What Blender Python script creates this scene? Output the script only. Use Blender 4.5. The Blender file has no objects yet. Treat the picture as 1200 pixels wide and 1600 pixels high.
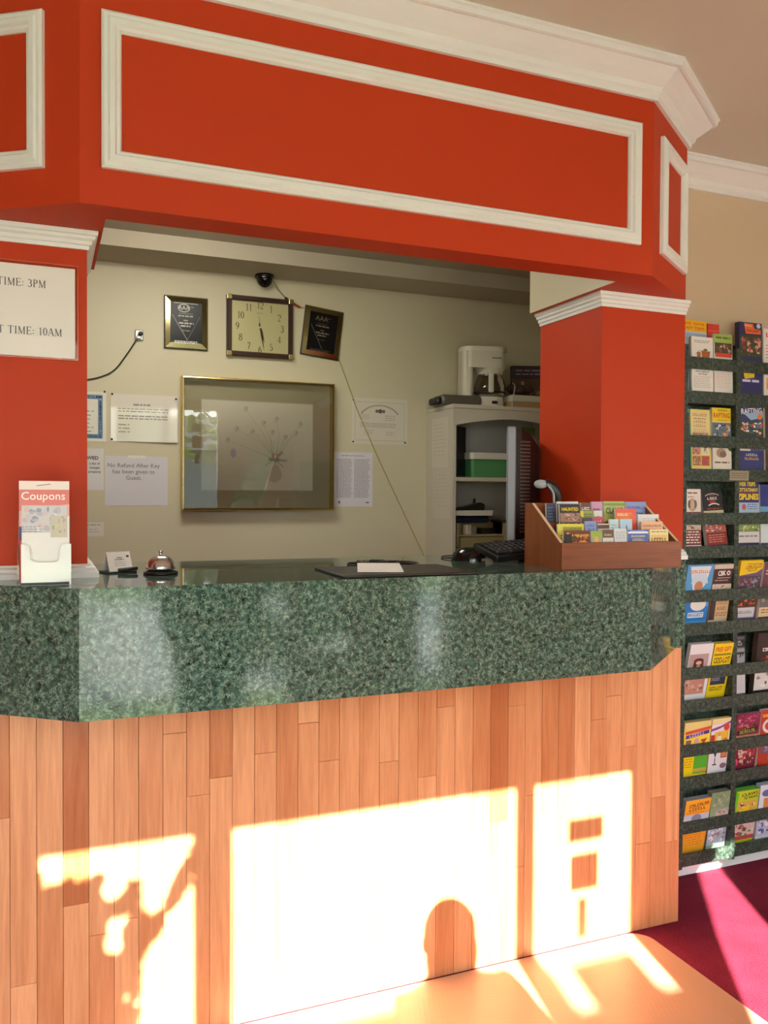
import bpy, bmesh, math, random
from mathutils import Matrix, Vector
random.seed(7)
SC = bpy.context.scene
COL = SC.collection
R = math.radians

# ------------------------------------------------------------ camera, sky, sun, exposure
cam_d = bpy.data.cameras.new('camera')
cam = bpy.data.objects.new('camera', cam_d)
COL.objects.link(cam)
cam_d.sensor_fit = 'VERTICAL'
cam_d.sensor_height = 36.0
cam_d.lens = 1309.8 / 1600 * 36.0
cam_d.clip_start = 0.02
YAW, PITCH, ROLL = R(-22.1143), R(-1.1299), R(0.2933)
_fw = Vector((-math.sin(YAW) * math.cos(PITCH), math.cos(YAW) * math.cos(PITCH), math.sin(PITCH)))
_rt = Vector((math.cos(YAW), math.sin(YAW), 0))
_up = _rt.cross(_fw)
_r2 = _rt * math.cos(ROLL) + _up * math.sin(ROLL)
_u2 = -_rt * math.sin(ROLL) + _up * math.cos(ROLL)
_m = Matrix((_r2, _u2, -_fw)).transposed().to_4x4()
_m.translation = (0.2781, -1.7902, 1.32)
cam.matrix_world = _m
SC.camera = cam

SUN_RATIO, SUN_EL = 0.22, 32.0
SUN_STRENGTH = 50.0
SKY_STRENGTH = 11.5
SC.view_settings.view_transform = 'Standard'
SC.view_settings.look = 'None'
SC.view_settings.gamma = 1.0
SC.view_settings.use_curve_mapping = False
SC.view_settings.exposure = 0.17
w = bpy.data.worlds.new('sky')
SC.world = w
w.use_nodes = True
_nt = w.node_tree
_bg = _nt.nodes['Background']
_tc = _nt.nodes.new('ShaderNodeTexCoord')
_sep = _nt.nodes.new('ShaderNodeSeparateXYZ')
_rmp = _nt.nodes.new('ShaderNodeValToRGB')
_nt.links.new(_tc.outputs['Generated'], _sep.inputs[0])
_nt.links.new(_sep.outputs['Z'], _rmp.inputs[0])
_rmp.color_ramp.elements[0].position = 0.0
_rmp.color_ramp.elements[0].color = (1.0, 0.96, 0.9, 1)
_rmp.color_ramp.elements[1].position = 0.6
_rmp.color_ramp.elements[1].color = (0.62, 0.78, 1.0, 1)
_nt.links.new(_rmp.outputs[0], _bg.inputs[0])
_bg.inputs[1].default_value = SKY_STRENGTH

sun_d = bpy.data.lights.new('sun', 'SUN')
sun_d.energy = SUN_STRENGTH
sun_d.angle = R(0.45)
sun_d.color = (1.0, 0.95, 0.86)
sun = bpy.data.objects.new('sun', sun_d)
COL.objects.link(sun)
_h = math.sqrt(1 + SUN_RATIO ** 2)
_sd = Vector((SUN_RATIO, 1.0, -_h * math.tan(R(SUN_EL)))).normalized()
sun.rotation_euler = _sd.to_track_quat('-Z', 'Y').to_euler()
sun.location = (-3, -14, 9)

# ------------------------------------------------------------ helpers
def lin(c):
    return c / 12.92 if c <= 0.04045 else ((c + 0.055) / 1.055) ** 2.4
def hexc(h):
    h = h.lstrip('#')
    return tuple(lin(int(h[i:i + 2], 16) / 255) for i in (0, 2, 4)) + (1.0,)
MATS = {}
def new_mat(name):
    m = bpy.data.materials.new(name)
    m.use_nodes = True
    return m, m.node_tree.nodes, m.node_tree.links, m.node_tree.nodes['Principled BSDF']
def mat(name, color, rough=0.5, metal=0.0, coat=0.0, spec=0.5, bump=0.0, bscale=200.0, var=0.0, vscale=6.0, emit=0.0):
    if name in MATS:
        return MATS[name]
    m, N, L, b = new_mat(name)
    c = hexc(color) if isinstance(color, str) else tuple(color) + (1.0,)
    b.inputs['Base Color'].default_value = c
    b.inputs['Roughness'].default_value = rough
    b.inputs['Metallic'].default_value = metal
    b.inputs['Coat Weight'].default_value = coat
    b.inputs['Coat Roughness'].default_value = 0.04
    b.inputs['Specular IOR Level'].default_value = spec
    if emit:
        b.inputs['Emission Color'].default_value = c
        b.inputs['Emission Strength'].default_value = emit
    tc = N.new('ShaderNodeTexCoord')
    if var:
        n = N.new('ShaderNodeTexNoise')
        n.inputs['Scale'].default_value = vscale
        n.inputs['Detail'].default_value = 5
        L.new(tc.outputs['Object'], n.inputs['Vector'])
        mx = N.new('ShaderNodeMix'); mx.data_type = 'RGBA'
        mx.inputs['A'].default_value = tuple(min(1, x * (1 - var)) for x in c[:3]) + (1,)
        mx.inputs['B'].default_value = tuple(min(1, x * (1 + var)) for x in c[:3]) + (1,)
        L.new(n.outputs['Fac'], mx.inputs['Factor'])
        L.new(mx.outputs['Result'], b.inputs['Base Color'])
    if bump:
        n2 = N.new('ShaderNodeTexNoise')
        n2.inputs['Scale'].default_value = bscale
        n2.inputs['Detail'].default_value = 3
        L.new(tc.outputs['Object'], n2.inputs['Vector'])
        bp = N.new('ShaderNodeBump')
        bp.inputs['Strength'].default_value = bump
        bp.inputs['Distance'].default_value = 0.002
        L.new(n2.outputs['Fac'], bp.inputs['Height'])
        L.new(bp.outputs['Normal'], b.inputs['Normal'])
    MATS[name] = m
    return m
def ink(hx, rough=0.45):
    return mat('ink_%s_%d' % (hx, int(rough * 100)), hx, rough=rough)

def glass_mat(name, tint=(1, 1, 1), ior=1.5, rough=0.0):
    m, N, L, b = new_mat(name)
    N.remove(b)
    t = N.new('ShaderNodeBsdfTransparent'); t.inputs[0].default_value = tint + (1,)
    g = N.new('ShaderNodeBsdfGlossy'); g.inputs['Roughness'].default_value = rough
    f = N.new('ShaderNodeFresnel'); f.inputs[0].default_value = ior
    mx = N.new('ShaderNodeMixShader')
    L.new(f.outputs[0], mx.inputs[0]); L.new(t.outputs[0], mx.inputs[1]); L.new(g.outputs[0], mx.inputs[2])
    L.new(mx.outputs[0], N['Material Output'].inputs[0])
    MATS[name] = m
    return m

def marble_mat():
    m, N, L, b = new_mat('green_marble_laminate')
    tc = N.new('ShaderNodeTexCoord')
    def noise(scale, detail=6, rough=0.6, dist=0.0):
        n = N.new('ShaderNodeTexNoise'); n.inputs['Scale'].default_value = scale
        n.inputs['Detail'].default_value = detail; n.inputs['Roughness'].default_value = rough
        n.inputs['Distortion'].default_value = dist
        L.new(tc.outputs['Object'], n.inputs['Vector']); return n
    base = noise(60, 6, 0.7, 0.5)
    r0 = N.new('ShaderNodeValToRGB')
    e = r0.color_ramp.elements
    e[0].position = 0.36; e[0].color = hexc('101c17')
    e[1].position = 0.68; e[1].color = hexc('47685a')
    L.new(base.outputs['Fac'], r0.inputs[0])
    def vein(scale, width, dist, off):
        mp = N.new('ShaderNodeMapping'); mp.inputs['Location'].default_value = (off, off * 1.7, off * .6)
        mp.inputs['Rotation'].default_value = (off, off * .5, off * 1.3)
        L.new(tc.outputs['Object'], mp.inputs['Vector'])
        n = noise(scale, 3, 0.5, dist)
        L.new(mp.outputs[0], n.inputs['Vector'])
        s = N.new('ShaderNodeMath'); s.operation = 'SUBTRACT'; s.inputs[1].default_value = 0.5
        L.new(n.outputs['Fac'], s.inputs[0])
        a = N.new('ShaderNodeMath'); a.operation = 'ABSOLUTE'; L.new(s.outputs[0], a.inputs[0])
        mr = N.new('ShaderNodeMapRange'); mr.inputs['From Min'].default_value = 0.0; mr.inputs['From Max'].default_value = width
        mr.inputs['To Min'].default_value = 1.0; mr.inputs['To Max'].default_value = 0.0
        L.new(a.outputs[0], mr.inputs['Value']); return mr
    acc = None
    for sc_, wd_, ds_, of_ in ((40, .022, 1.4, 0.3), (52, .024, 1.8, 1.9), (75, .03, 1.4, 3.7), (60, .022, 2.2, 5.1)):
        v = vein(sc_, wd_, ds_, of_)
        if acc is None: acc = v
        else:
            mxm = N.new('ShaderNodeMath'); mxm.operation = 'MAXIMUM'
            L.new(acc.outputs[0], mxm.inputs[0]); L.new(v.outputs[0], mxm.inputs[1]); acc = mxm
    gate = noise(85, 4, 0.6)
    gr = N.new('ShaderNodeMapRange'); gr.inputs['From Min'].default_value = 0.40; gr.inputs['From Max'].default_value = 0.60
    L.new(gate.outputs['Fac'], gr.inputs['Value'])
    mul = N.new('ShaderNodeMath'); mul.operation = 'MULTIPLY'
    L.new(acc.outputs[0], mul.inputs[0]); L.new(gr.outputs[0], mul.inputs[1])
    mul2 = N.new('ShaderNodeMath'); mul2.operation = 'MULTIPLY'; mul2.inputs[1].default_value = 0.85
    L.new(mul.outputs[0], mul2.inputs[0])
    mx = N.new('ShaderNodeMix'); mx.data_type = 'RGBA'
    mx.inputs['B'].default_value = hexc('a2b6a4')
    L.new(mul2.outputs[0], mx.inputs['Factor']); L.new(r0.outputs[0], mx.inputs['A'])
    L.new(mx.outputs['Result'], b.inputs['Base Color'])
    return m, N, L, b
_mm, _N, _L, _b = marble_mat()
_b.inputs['Roughness'].default_value = 0.085
MATS['marble'] = _mm
_mm2 = _mm.copy(); _mm2.name = 'polished_green_marble_top'
_mm2.node_tree.nodes['Principled BSDF'].inputs['Roughness'].default_value = 0.035
MATS['marble_top'] = _mm2
_mm3 = _mm.copy(); _mm3.name = 'matte_green_marble'
_mm3.node_tree.nodes['Principled BSDF'].inputs['Roughness'].default_value = 0.5
for _n in _mm3.node_tree.nodes:
    if _n.type == 'VALTORGB':
        _n.color_ramp.elements[0].color = hexc('0d1511'); _n.color_ramp.elements[1].color = hexc('2e4236')
    if _n.type == 'MIX' and _n.data_type == 'RGBA':
        _n.inputs['B'].default_value = hexc('6c7c6c')
MATS['marble_rack'] = _mm3

def wood_mat(name, dark, light, scale=1.0, axis='Z', rough=0.3, attr=None, coat=0.0):
    m, N, L, b = new_mat(name)
    tc = N.new('ShaderNodeTexCoord'); mp = N.new('ShaderNodeMapping')
    st = {'X': (1.2, 22, 22), 'Y': (22, 1.2, 22), 'Z': (22, 22, 1.2)}[axis]
    mp.inputs['Scale'].default_value = tuple(s * scale for s in st)
    L.new(tc.outputs['Object'], mp.inputs['Vector'])
    src = mp.outputs[0]
    if attr:
        at = N.new('ShaderNodeAttribute'); at.attribute_name = attr
        ml = N.new('ShaderNodeVectorMath'); ml.operation = 'SCALE'; ml.inputs['Scale'].default_value = 17.0
        cb = N.new('ShaderNodeCombineXYZ')
        for i in range(3): L.new(at.outputs['Fac'], cb.inputs[i])
        L.new(cb.outputs[0], ml.inputs[0])
        ad = N.new('ShaderNodeVectorMath'); ad.operation = 'ADD'
        L.new(src, ad.inputs[0]); L.new(ml.outputs[0], ad.inputs[1]); src = ad.outputs[0]
    n = N.new('ShaderNodeTexNoise'); n.inputs['Scale'].default_value = 1.6; n.inputs['Detail'].default_value = 7
    n.inputs['Roughness'].default_value = 0.6; n.inputs['Distortion'].default_value = 0.7
    L.new(src, n.inputs['Vector'])
    fine = N.new('ShaderNodeTexNoise'); fine.inputs['Scale'].default_value = 9; fine.inputs['Detail'].default_value = 3
    L.new(src, fine.inputs['Vector'])
    av = N.new('ShaderNodeMix'); av.data_type = 'FLOAT'; av.inputs['Factor'].default_value = 0.35
    L.new(n.outputs['Fac'], av.inputs['A']); L.new(fine.outputs['Fac'], av.inputs['B'])
    r = N.new('ShaderNodeValToRGB')
    r.color_ramp.elements[0].position = 0.28; r.color_ramp.elements[0].color = hexc(dark)
    r.color_ramp.elements[1].position = 0.68; r.color_ramp.elements[1].color = hexc(light)
    L.new(av.outputs['Result'], r.inputs[0])
    out = r.outputs[0]
    if attr:
        hs = N.new('ShaderNodeHueSaturation')
        mr = N.new('ShaderNodeMapRange'); mr.inputs['To Min'].default_value = 0.62; mr.inputs['To Max'].default_value = 1.1
        L.new(at.outputs['Fac'], mr.inputs['Value']); L.new(mr.outputs[0], hs.inputs['Value'])
        mr2 = N.new('ShaderNodeMapRange'); mr2.inputs['To Min'].default_value = 1.12; mr2.inputs['To Max'].default_value = 0.95
        L.new(at.outputs['Fac'], mr2.inputs['Value']); L.new(mr2.outputs[0], hs.inputs['Saturation'])
        mr3 = N.new('ShaderNodeMapRange'); mr3.inputs['To Min'].default_value = 0.488; mr3.inputs['To Max'].default_value = 0.504
        L.new(at.outputs['Fac'], mr3.inputs['Value']); L.new(mr3.outputs[0], hs.inputs['Hue'])
        L.new(out, hs.inputs['Color']); out = hs.outputs[0]
    L.new(out, b.inputs['Base Color'])
    b.inputs['Roughness'].default_value = rough
    b.inputs['Coat Weight'].default_value = coat
    b.inputs['Coat Roughness'].default_value = 0.15
    bp = N.new('ShaderNodeBump'); bp.inputs['Strength'].default_value = 0.12; bp.inputs['Distance'].default_value = 0.001
    L.new(fine.outputs['Fac'], bp.inputs['Height']); L.new(bp.outputs[0], b.inputs['Normal'])
    MATS[name] = m
    return m
PLANK = wood_mat('oak_plank', 'cc8050', 'eea877', 1.0, 'Z', 0.38, 'tone', 0.15)
BOXWOOD = wood_mat('reddish_box_wood', '6a3010', '935026', 1.2, 'X', 0.4)
BOXSIDE = wood_mat('reddish_box_wood_side', '6a3010', '935026', 1.2, 'Z', 0.4)

RED = mat('red_orange_paint', (0.52, 0.042, 0.008), rough=0.55, spec=0.25, bump=0.06, bscale=260)
WHITE = mat('white_trim_paint', 'e6e7e5', rough=0.4)
CEIL = mat('ceiling_paint', 'd2cfbe', rough=0.9, bump=0.1, bscale=120)
BEIGE = mat('beige_wall_paint', 'd4bca0', rough=0.85, bump=0.08, bscale=150)
OFFWALL = mat('office_wall_paint', 'c9bfa2', rough=0.5, bump=0.05, bscale=160)
OFFCEIL = mat('office_ceiling_paint', 'b5ab96', rough=0.8)
LOBBY = mat('lobby_wall_paint', 'd8d2c8', rough=0.9)
BLACK = mat('black_plastic', '141414', rough=0.35)
DARKBROWN = mat('dark_brown', '2c1d18', rough=0.35)
GOLD = mat('gold_metal', 'd4bc7c', rough=0.25, metal=1.0)
CHROME = mat('chrome', 'd0d2d4', rough=0.2, metal=1.0)
STEEL = mat('brushed_metal', '9a9a98', rough=0.3, metal=1.0)
CREAM = mat('cream_laminate', 'cfc8b4', rough=0.45)
PAPER = mat('paper', 'e8e4de', rough=0.6)
CLEAR = glass_mat('clear_acrylic', (0.97, 0.97, 0.97), 1.45)
PANE = glass_mat('window_pane', (0.95, 0.97, 0.96), 1.45)
PGLASS = glass_mat('picture_glass', (0.95, 0.95, 0.95), 1.5)

def carpet_mat():
    m, N, L, b = new_mat('crimson_carpet')
    tc = N.new('ShaderNodeTexCoord')
    n = N.new('ShaderNodeTexNoise'); n.inputs['Scale'].default_value = 260; n.inputs['Detail'].default_value = 4
    n2 = N.new('ShaderNodeTexNoise'); n2.inputs['Scale'].default_value = 9; n2.inputs['Detail'].default_value = 3
    L.new(tc.outputs['Object'], n.inputs['Vector']); L.new(tc.outputs['Object'], n2.inputs['Vector'])
    ad = N.new('ShaderNodeMix'); ad.data_type = 'FLOAT'; ad.inputs['Factor'].default_value = 0.25
    L.new(n.outputs['Fac'], ad.inputs['A']); L.new(n2.outputs['Fac'], ad.inputs['B'])
    r = N.new('ShaderNodeValToRGB')
    r.color_ramp.elements[0].position = 0.35; r.color_ramp.elements[0].color = hexc('641829')
    r.color_ramp.elements[1].position = 0.68; r.color_ramp.elements[1].color = hexc('923048')
    L.new(ad.outputs['Result'], r.inputs[0]); L.new(r.outputs[0], b.inputs['Base Color'])
    b.inputs['Roughness'].default_value = 1.0; b.inputs['Specular IOR Level'].default_value = 0.1
    b.inputs['Sheen Weight'].default_value = 0.0
    bp = N.new('ShaderNodeBump'); bp.inputs['Strength'].default_value = 0.5; bp.inputs['Distance'].default_value = 0.004
    L.new(n.outputs['Fac'], bp.inputs['Height']); L.new(bp.outputs[0], b.inputs['Normal'])
    return m
CARPET = carpet_mat()
def mat_mat():
    m, N, L, b = new_mat('pebbled_tan_vinyl')
    tc = N.new('ShaderNodeTexCoord'); mp = N.new('ShaderNodeMapping'); mp.inputs['Rotation'].default_value = (0, 0, R(20))
    L.new(tc.outputs['Object'], mp.inputs['Vector'])
    v = N.new('ShaderNodeTexVoronoi'); v.inputs['Scale'].default_value = 75; v.inputs['Randomness'].default_value = 0.0
    L.new(mp.outputs[0], v.inputs['Vector'])
    r = N.new('ShaderNodeValToRGB')
    r.color_ramp.elements[0].position = 0.18; r.color_ramp.elements[0].color = hexc('8e6244')
    r.color_ramp.elements[1].position = 0.34; r.color_ramp.elements[1].color = hexc('be9678')
    L.new(v.outputs['Distance'], r.inputs[0]); L.new(r.outputs[0], b.inputs['Base Color'])
    b.inputs['Roughness'].default_value = 0.4
    bp = N.new('ShaderNodeBump'); bp.inputs['Strength'].default_value = 0.35; bp.inputs['Distance'].default_value = 0.002
    L.new(v.outputs['Distance'], bp.inputs['Height']); L.new(bp.outputs[0], b.inputs['Normal'])
    return m
MATDOT = mat_mat()
MATEDGE = mat('smooth_tan_vinyl', 'bc9478', rough=0.4)

class MB:
    def __init__(s):
        s.v = []; s.f = []; s.mi = []; s.sm = []
    def add(s, vs, fs, mi=0, smooth=False, M=None):
        o = len(s.v)
        if M is not None:
            vs = [M @ Vector(p) for p in vs]
        s.v += [tuple(p) for p in vs]
        for k, f in enumerate(fs):
            s.f.append(tuple(i + o for i in f))
            s.mi.append(mi[k] if isinstance(mi, (list, tuple)) else mi)
            s.sm.append(smooth)
        return s
    def box(s, x0, y0, z0, x1, y1, z1, mi=0, bev=0.0, M=None, seg=2):
        if bev <= 0:
            vs = [(x0, y0, z0), (x1, y0, z0), (x1, y1, z0), (x0, y1, z0), (x0, y0, z1), (x1, y0, z1), (x1, y1, z1), (x0, y1, z1)]
            return s.add(vs, [(0, 3, 2, 1), (4, 5, 6, 7), (0, 1, 5, 4), (1, 2, 6, 5), (2, 3, 7, 6), (3, 0, 4, 7)], mi, False, M)
        bm = bmesh.new()
        bmesh.ops.create_cube(bm, size=1.0)
        for v in bm.verts:
            v.co = Vector(((x0 + x1) / 2 + v.co.x * (x1 - x0), (y0 + y1) / 2 + v.co.y * (y1 - y0), (z0 + z1) / 2 + v.co.z * (z1 - z0)))
        bmesh.ops.bevel(bm, geom=list(bm.edges), offset=bev, segments=seg, affect='EDGES', profile=0.5)
        bm.verts.ensure_lookup_table()
        s.add([tuple(v.co) for v in bm.verts], [tuple(v.index for v in f.verts) for f in bm.faces], mi, False, M)
        bm.free()
        return s
    def prism(s, poly, z0, z1, mi=0, side=None, M=None, smooth=False):
        n = len(poly)
        vs = [(p[0], p[1], z0) for p in poly] + [(p[0], p[1], z1) for p in poly]
        s.add(vs, [tuple(range(n - 1, -1, -1)), tuple(range(n, 2 * n))], mi, False, M)
        s.add(vs, [(i, (i + 1) % n, n + (i + 1) % n, n + i) for i in range(n)], side if side is not None else mi, smooth, M)
        return s
    def lathe(s, prof, n=32, c=(0, 0, 0), mi=0, M=None, smooth=True):
        vs = []; fs = []
        for r, z in prof:
            for k in range(n):
                a = 2 * math.pi * k / n
                vs.append((c[0] + r * math.cos(a), c[1] + r * math.sin(a), c[2] + z))
        for j in range(len(prof) - 1):
            for k in range(n):
                k2 = (k + 1) % n
                fs.append((j * n + k, j * n + k2, (j + 1) * n + k2, (j + 1) * n + k))
        return s.add(vs, fs, mi, smooth, M)
    def ellipsoid(s, c, r, nu=24, nv=12, mi=0, M=None, v0=-90, v1=90):
        prof = []
        vs = []; fs = []
        for j in range(nv + 1):
            t = R(v0 + (v1 - v0) * j / nv)
            for k in range(nu):
                a = 2 * math.pi * k / nu
                vs.append((c[0] + r[0] * math.cos(t) * math.cos(a), c[1] + r[1] * math.cos(t) * math.sin(a), c[2] + r[2] * math.sin(t)))
        for j in range(nv):
            for k in range(nu):
                k2 = (k + 1) % nu
                fs.append((j * nu + k, j * nu + k2, (j + 1) * nu + k2, (j + 1) * nu + k))
        return s.add(vs, fs, mi, True, M)
    def tube(s, pts, r, n=8, mi=0, M=None, sub=6, closed=False):
        P = [Vector(p) for p in pts]
        if sub > 1 and len(P) > 2:
            Q = []
            for i in range(len(P) - 1):
                p0 = P[max(i - 1, 0)]; p1 = P[i]; p2 = P[i + 1]; p3 = P[min(i + 2, len(P) - 1)]
                for k in range(sub):
                    t = k / sub
                    Q.append(0.5 * ((2 * p1) + (p2 - p0) * t + (2 * p0 - 5 * p1 + 4 * p2 - p3) * t * t + (3 * p1 - p0 - 3 * p2 + p3) * t ** 3))
            Q.append(P[-1]); P = Q
        vs = []; fs = []
        ref = Vector((0, 0, 1))
        for i, p in enumerate(P):
            d = (P[min(i + 1, len(P) - 1)] - P[max(i - 1, 0)]).normalized()
            a = d.cross(ref)
            if a.length < 1e-3: a = d.cross(Vector((1, 0, 0)))
            a.normalize(); b = a.cross(d)
            rr = r[min(i, len(r) - 1)] if isinstance(r, (list, tuple)) else r
            for k in range(n):
                t = 2 * math.pi * k / n
                vs.append(p + a * rr * math.cos(t) + b * rr * math.sin(t))
        for i in range(len(P) - 1):
            for k in range(n):
                k2 = (k + 1) % n
                fs.append((i * n + k, i * n + k2, (i + 1) * n + k2, (i + 1) * n + k))
        fs.append(tuple(range(n))); fs.append(tuple(len(vs) - n + k for k in range(n)))
        return s.add(vs, fs, mi, True, M)
    def sweep(s, path, prof, closed=False, mi=0, M=None):
        # path in (x, y), prof = [(offset to the right of travel, height)]
        n = len(path); P = [Vector((p[0], p[1])) for p in path]
        nor = []
        for i in range(n if closed else n - 1):
            d = (P[(i + 1) % n] - P[i]).normalized(); nor.append(Vector((d.y, -d.x)))
        vs = []; m = len(prof)
        for i in range(n):
            if closed: a, b = nor[i - 1], nor[i]
            else: a, b = nor[max(i - 1, 0)], nor[min(i, n - 2)]
            mit = (a + b); mit = mit / max(1e-6, mit.dot(a)) if mit.length > 1e-6 else a
            for o, h in prof:
                q = P[i] + mit * o
                vs.append((q.x, q.y, h))
        fs = []
        for i in range(n if closed else n - 1):
            j = (i + 1) % n
            for k in range(m):
                k2 = (k + 1) % m
                fs.append((i * m + k, i * m + k2, j * m + k2, j * m + k))
        if not closed:
            fs.append(tuple(range(m))); fs.append(tuple((n - 1) * m + k for k in range(m)))
        return s.add(vs, fs, mi, False, M)
    def build(s, name, mats, parent=None, fix=True, loc=None):
        me = bpy.data.meshes.new(name)
        me.from_pydata(s.v, [], s.f)
        for m in (mats if isinstance(mats, (list, tuple)) else [mats]):
            me.materials.append(m)
        me.polygons.foreach_set('material_index', s.mi)
        me.polygons.foreach_set('use_smooth', s.sm)
        if fix:
            bm = bmesh.new(); bm.from_mesh(me)
            bmesh.ops.recalc_face_normals(bm, faces=bm.faces)
            bm.to_mesh(me); bm.free()
        me.update()
        o = bpy.data.objects.new(name, me)
        COL.objects.link(o)
        if parent is not None: o.parent = parent
        if loc is not None: o.location = loc
        return o

def struct(o):
    o['kind'] = 'structure'
    return o
def tag(o, label, cat, group=None, kind=None):
    o['label'] = label; o['category'] = cat
    if group: o['group'] = group
    if kind: o['kind'] = kind
    return o
def thing(name, loc, label, cat, group=None, rz=0.0, rx=0.0, ry=0.0):
    o = bpy.data.objects.new(name, None)
    o.empty_display_size = 0.05
    COL.objects.link(o)
    o.location = loc; o.rotation_euler = (rx, ry, rz)
    return tag(o, label, cat, group)

_tcache = {}
def text_geo(s, bold=0.0):
    key = (s, bold)
    if key in _tcache: return _tcache[key]
    cu = bpy.data.curves.new('t', 'FONT')
    cu.body = s; cu.size = 1.0; cu.align_x = 'CENTER'; cu.align_y = 'CENTER'
    cu.resolution_u = 2; cu.offset = bold
    o = bpy.data.objects.new('t', cu)
    me = bpy.data.meshes.new_from_object(o)
    vs = [tuple(v.co) for v in me.vertices]; fs = [tuple(p.vertices) for p in me.polygons]
    bpy.data.objects.remove(o); bpy.data.curves.remove(cu); bpy.data.meshes.remove(me)
    _tcache[key] = (vs, fs)
    return vs, fs
FRONT = Matrix(((1, 0, 0, 0), (0, 0, -1, 0), (0, 1, 0, 0), (0, 0, 0, 1)))    # (u, v, h) -> x, z, -y

# a small stroked roman letter set for the printed signs: strokes in a 1-high box
def _serif(ch):
    T, t, s = 0.125, 0.055, 0.10
    S = []
    def L(x0, y0, x1, y1, w): S.append(('l', x0, y0, x1, y1, w))
    def A(cx, cy, rx, ry, a0, a1, w=None): S.append(('a', cx, cy, rx, ry, a0, a1, w))
    def foot(x, y): L(x - s, y, x + s, y, t)
    def stem(x, w=T, y0=0, y1=1):
        L(x, y0, x, y1, w)
    W = 0.7
    if ch == 'T': stem(.35); foot(.35, .02); L(.03, .97, .67, .97, t); L(.04, .8, .04, .98, t); L(.66, .8, .66, .98, t)
    elif ch == 'I': stem(.17); foot(.17, .02); foot(.17, .98); W = .34
    elif ch == 'M': L(.12, 0, .12, 1, t); stem(.76); L(.12, 1, .44, .05, T); L(.44, .05, .76, 1, t); foot(.12, .02); foot(.76, .02); W = .9
    elif ch == 'E': stem(.15); L(.05, .02, .6, .02, t); L(.05, .98, .58, .98, t); L(.15, .52, .48, .52, t); L(.6, 0, .6, .2, t); L(.58, .8, .58, 1, t); L(.48, .42, .48, .62, t); W = .66
    elif ch == ':': L(.12, .1, .12, .22, .12); L(.12, .5, .12, .62, .12); W = .25
    elif ch == '.': L(.12, .0, .12, .12, .12); W = .25
    elif ch == '-': L(.05, .36, .32, .36, .07); W = .38
    elif ch == 'P': stem(.15); foot(.15, .02); A(.28, .74, .24, .24, -90, 90, 1); L(.05, .98, .3, .98, t); L(.15, .5, .3, .5, t); W = .6
    elif ch == 'U': L(.14, .3, .14, 1, T); L(.6, .3, .6, 1, t); A(.37, .3, .23, .29, 180, 360, 0); foot(.14, .98); foot(.6, .98); W = .74
    elif ch == 'A': L(.06, 0, .36, 1, t); L(.36, 1, .66, 0, T); L(.17, .34, .54, .34, t); foot(.07, .02); foot(.65, .02); W = .74
    elif ch == 'H': stem(.15); stem(.6); L(.15, .52, .6, .52, t); [foot(x, y) for x in (.15, .6) for y in (.02, .98)]; W = .76
    elif ch == 'C': A(.37, .5, .3, .48, 45, 315, 1); L(.6, .68, .6, .98, t); W = .68
    elif ch == 'K': stem(.15); foot(.15, .02); foot(.15, .98); L(.18, .42, .58, .97, t); L(.3, .56, .62, .02, T); foot(.6, .02); foot(.57, .98); W = .72
    elif ch == 'O': A(.37, .5, .31, .48, 0, 360, 1); W = .75
    elif ch == 'N': L(.13, 0, .13, 1, t); L(.13, 1, .62, 0, T); L(.62, 0, .62, 1, t); foot(.13, .02); foot(.62, .98); W = .76
    elif ch == '0': A(.25, .5, .2, .48, 0, 360, 1); W = .5
    elif ch == '1': L(.27, 0, .27, 1, .1); foot(.27, .02); L(.1, .86, .27, .98, t); W = .5
    elif ch == '2': A(.25, .7, .19, .28, -20, 165, 1); L(.42, .6, .06, .05, t); L(.05, .04, .44, .04, .1); W = .5
    elif ch == '3': A(.22, .75, .17, .22, -90, 150, 1); A(.22, .27, .21, .27, -150, 90, 1); W = .5
    elif ch == '4': L(.34, 0, .34, 1, .1); L(.34, 1, .03, .3, t); L(.03, .28, .47, .28, .07); W = .5
    elif ch == '5': L(.1, .96, .42, .96, .09); L(.1, .55, .1, .96, t); A(.22, .3, .21, .3, -150, 120, 1); W = .5
    elif ch == '6': A(.25, .3, .19, .29, 0, 360, 1); A(.5, .3, .44, .68, 110, 180, 0); W = .5
    elif ch == '7': L(.05, .95, .45, .95, .1); L(.45, .95, .18, 0, .1); W = .5
    elif ch == '8': A(.25, .75, .16, .22, 0, 360, 1); A(.25, .27, .2, .27, 0, 360, 1); W = .5
    elif ch == '9': A(.25, .7, .19, .28, 0, 360, 1); A(0, .7, .44, .68, -70, 0, 0); W = .5
    else: W = .3
    return S, W

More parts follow.
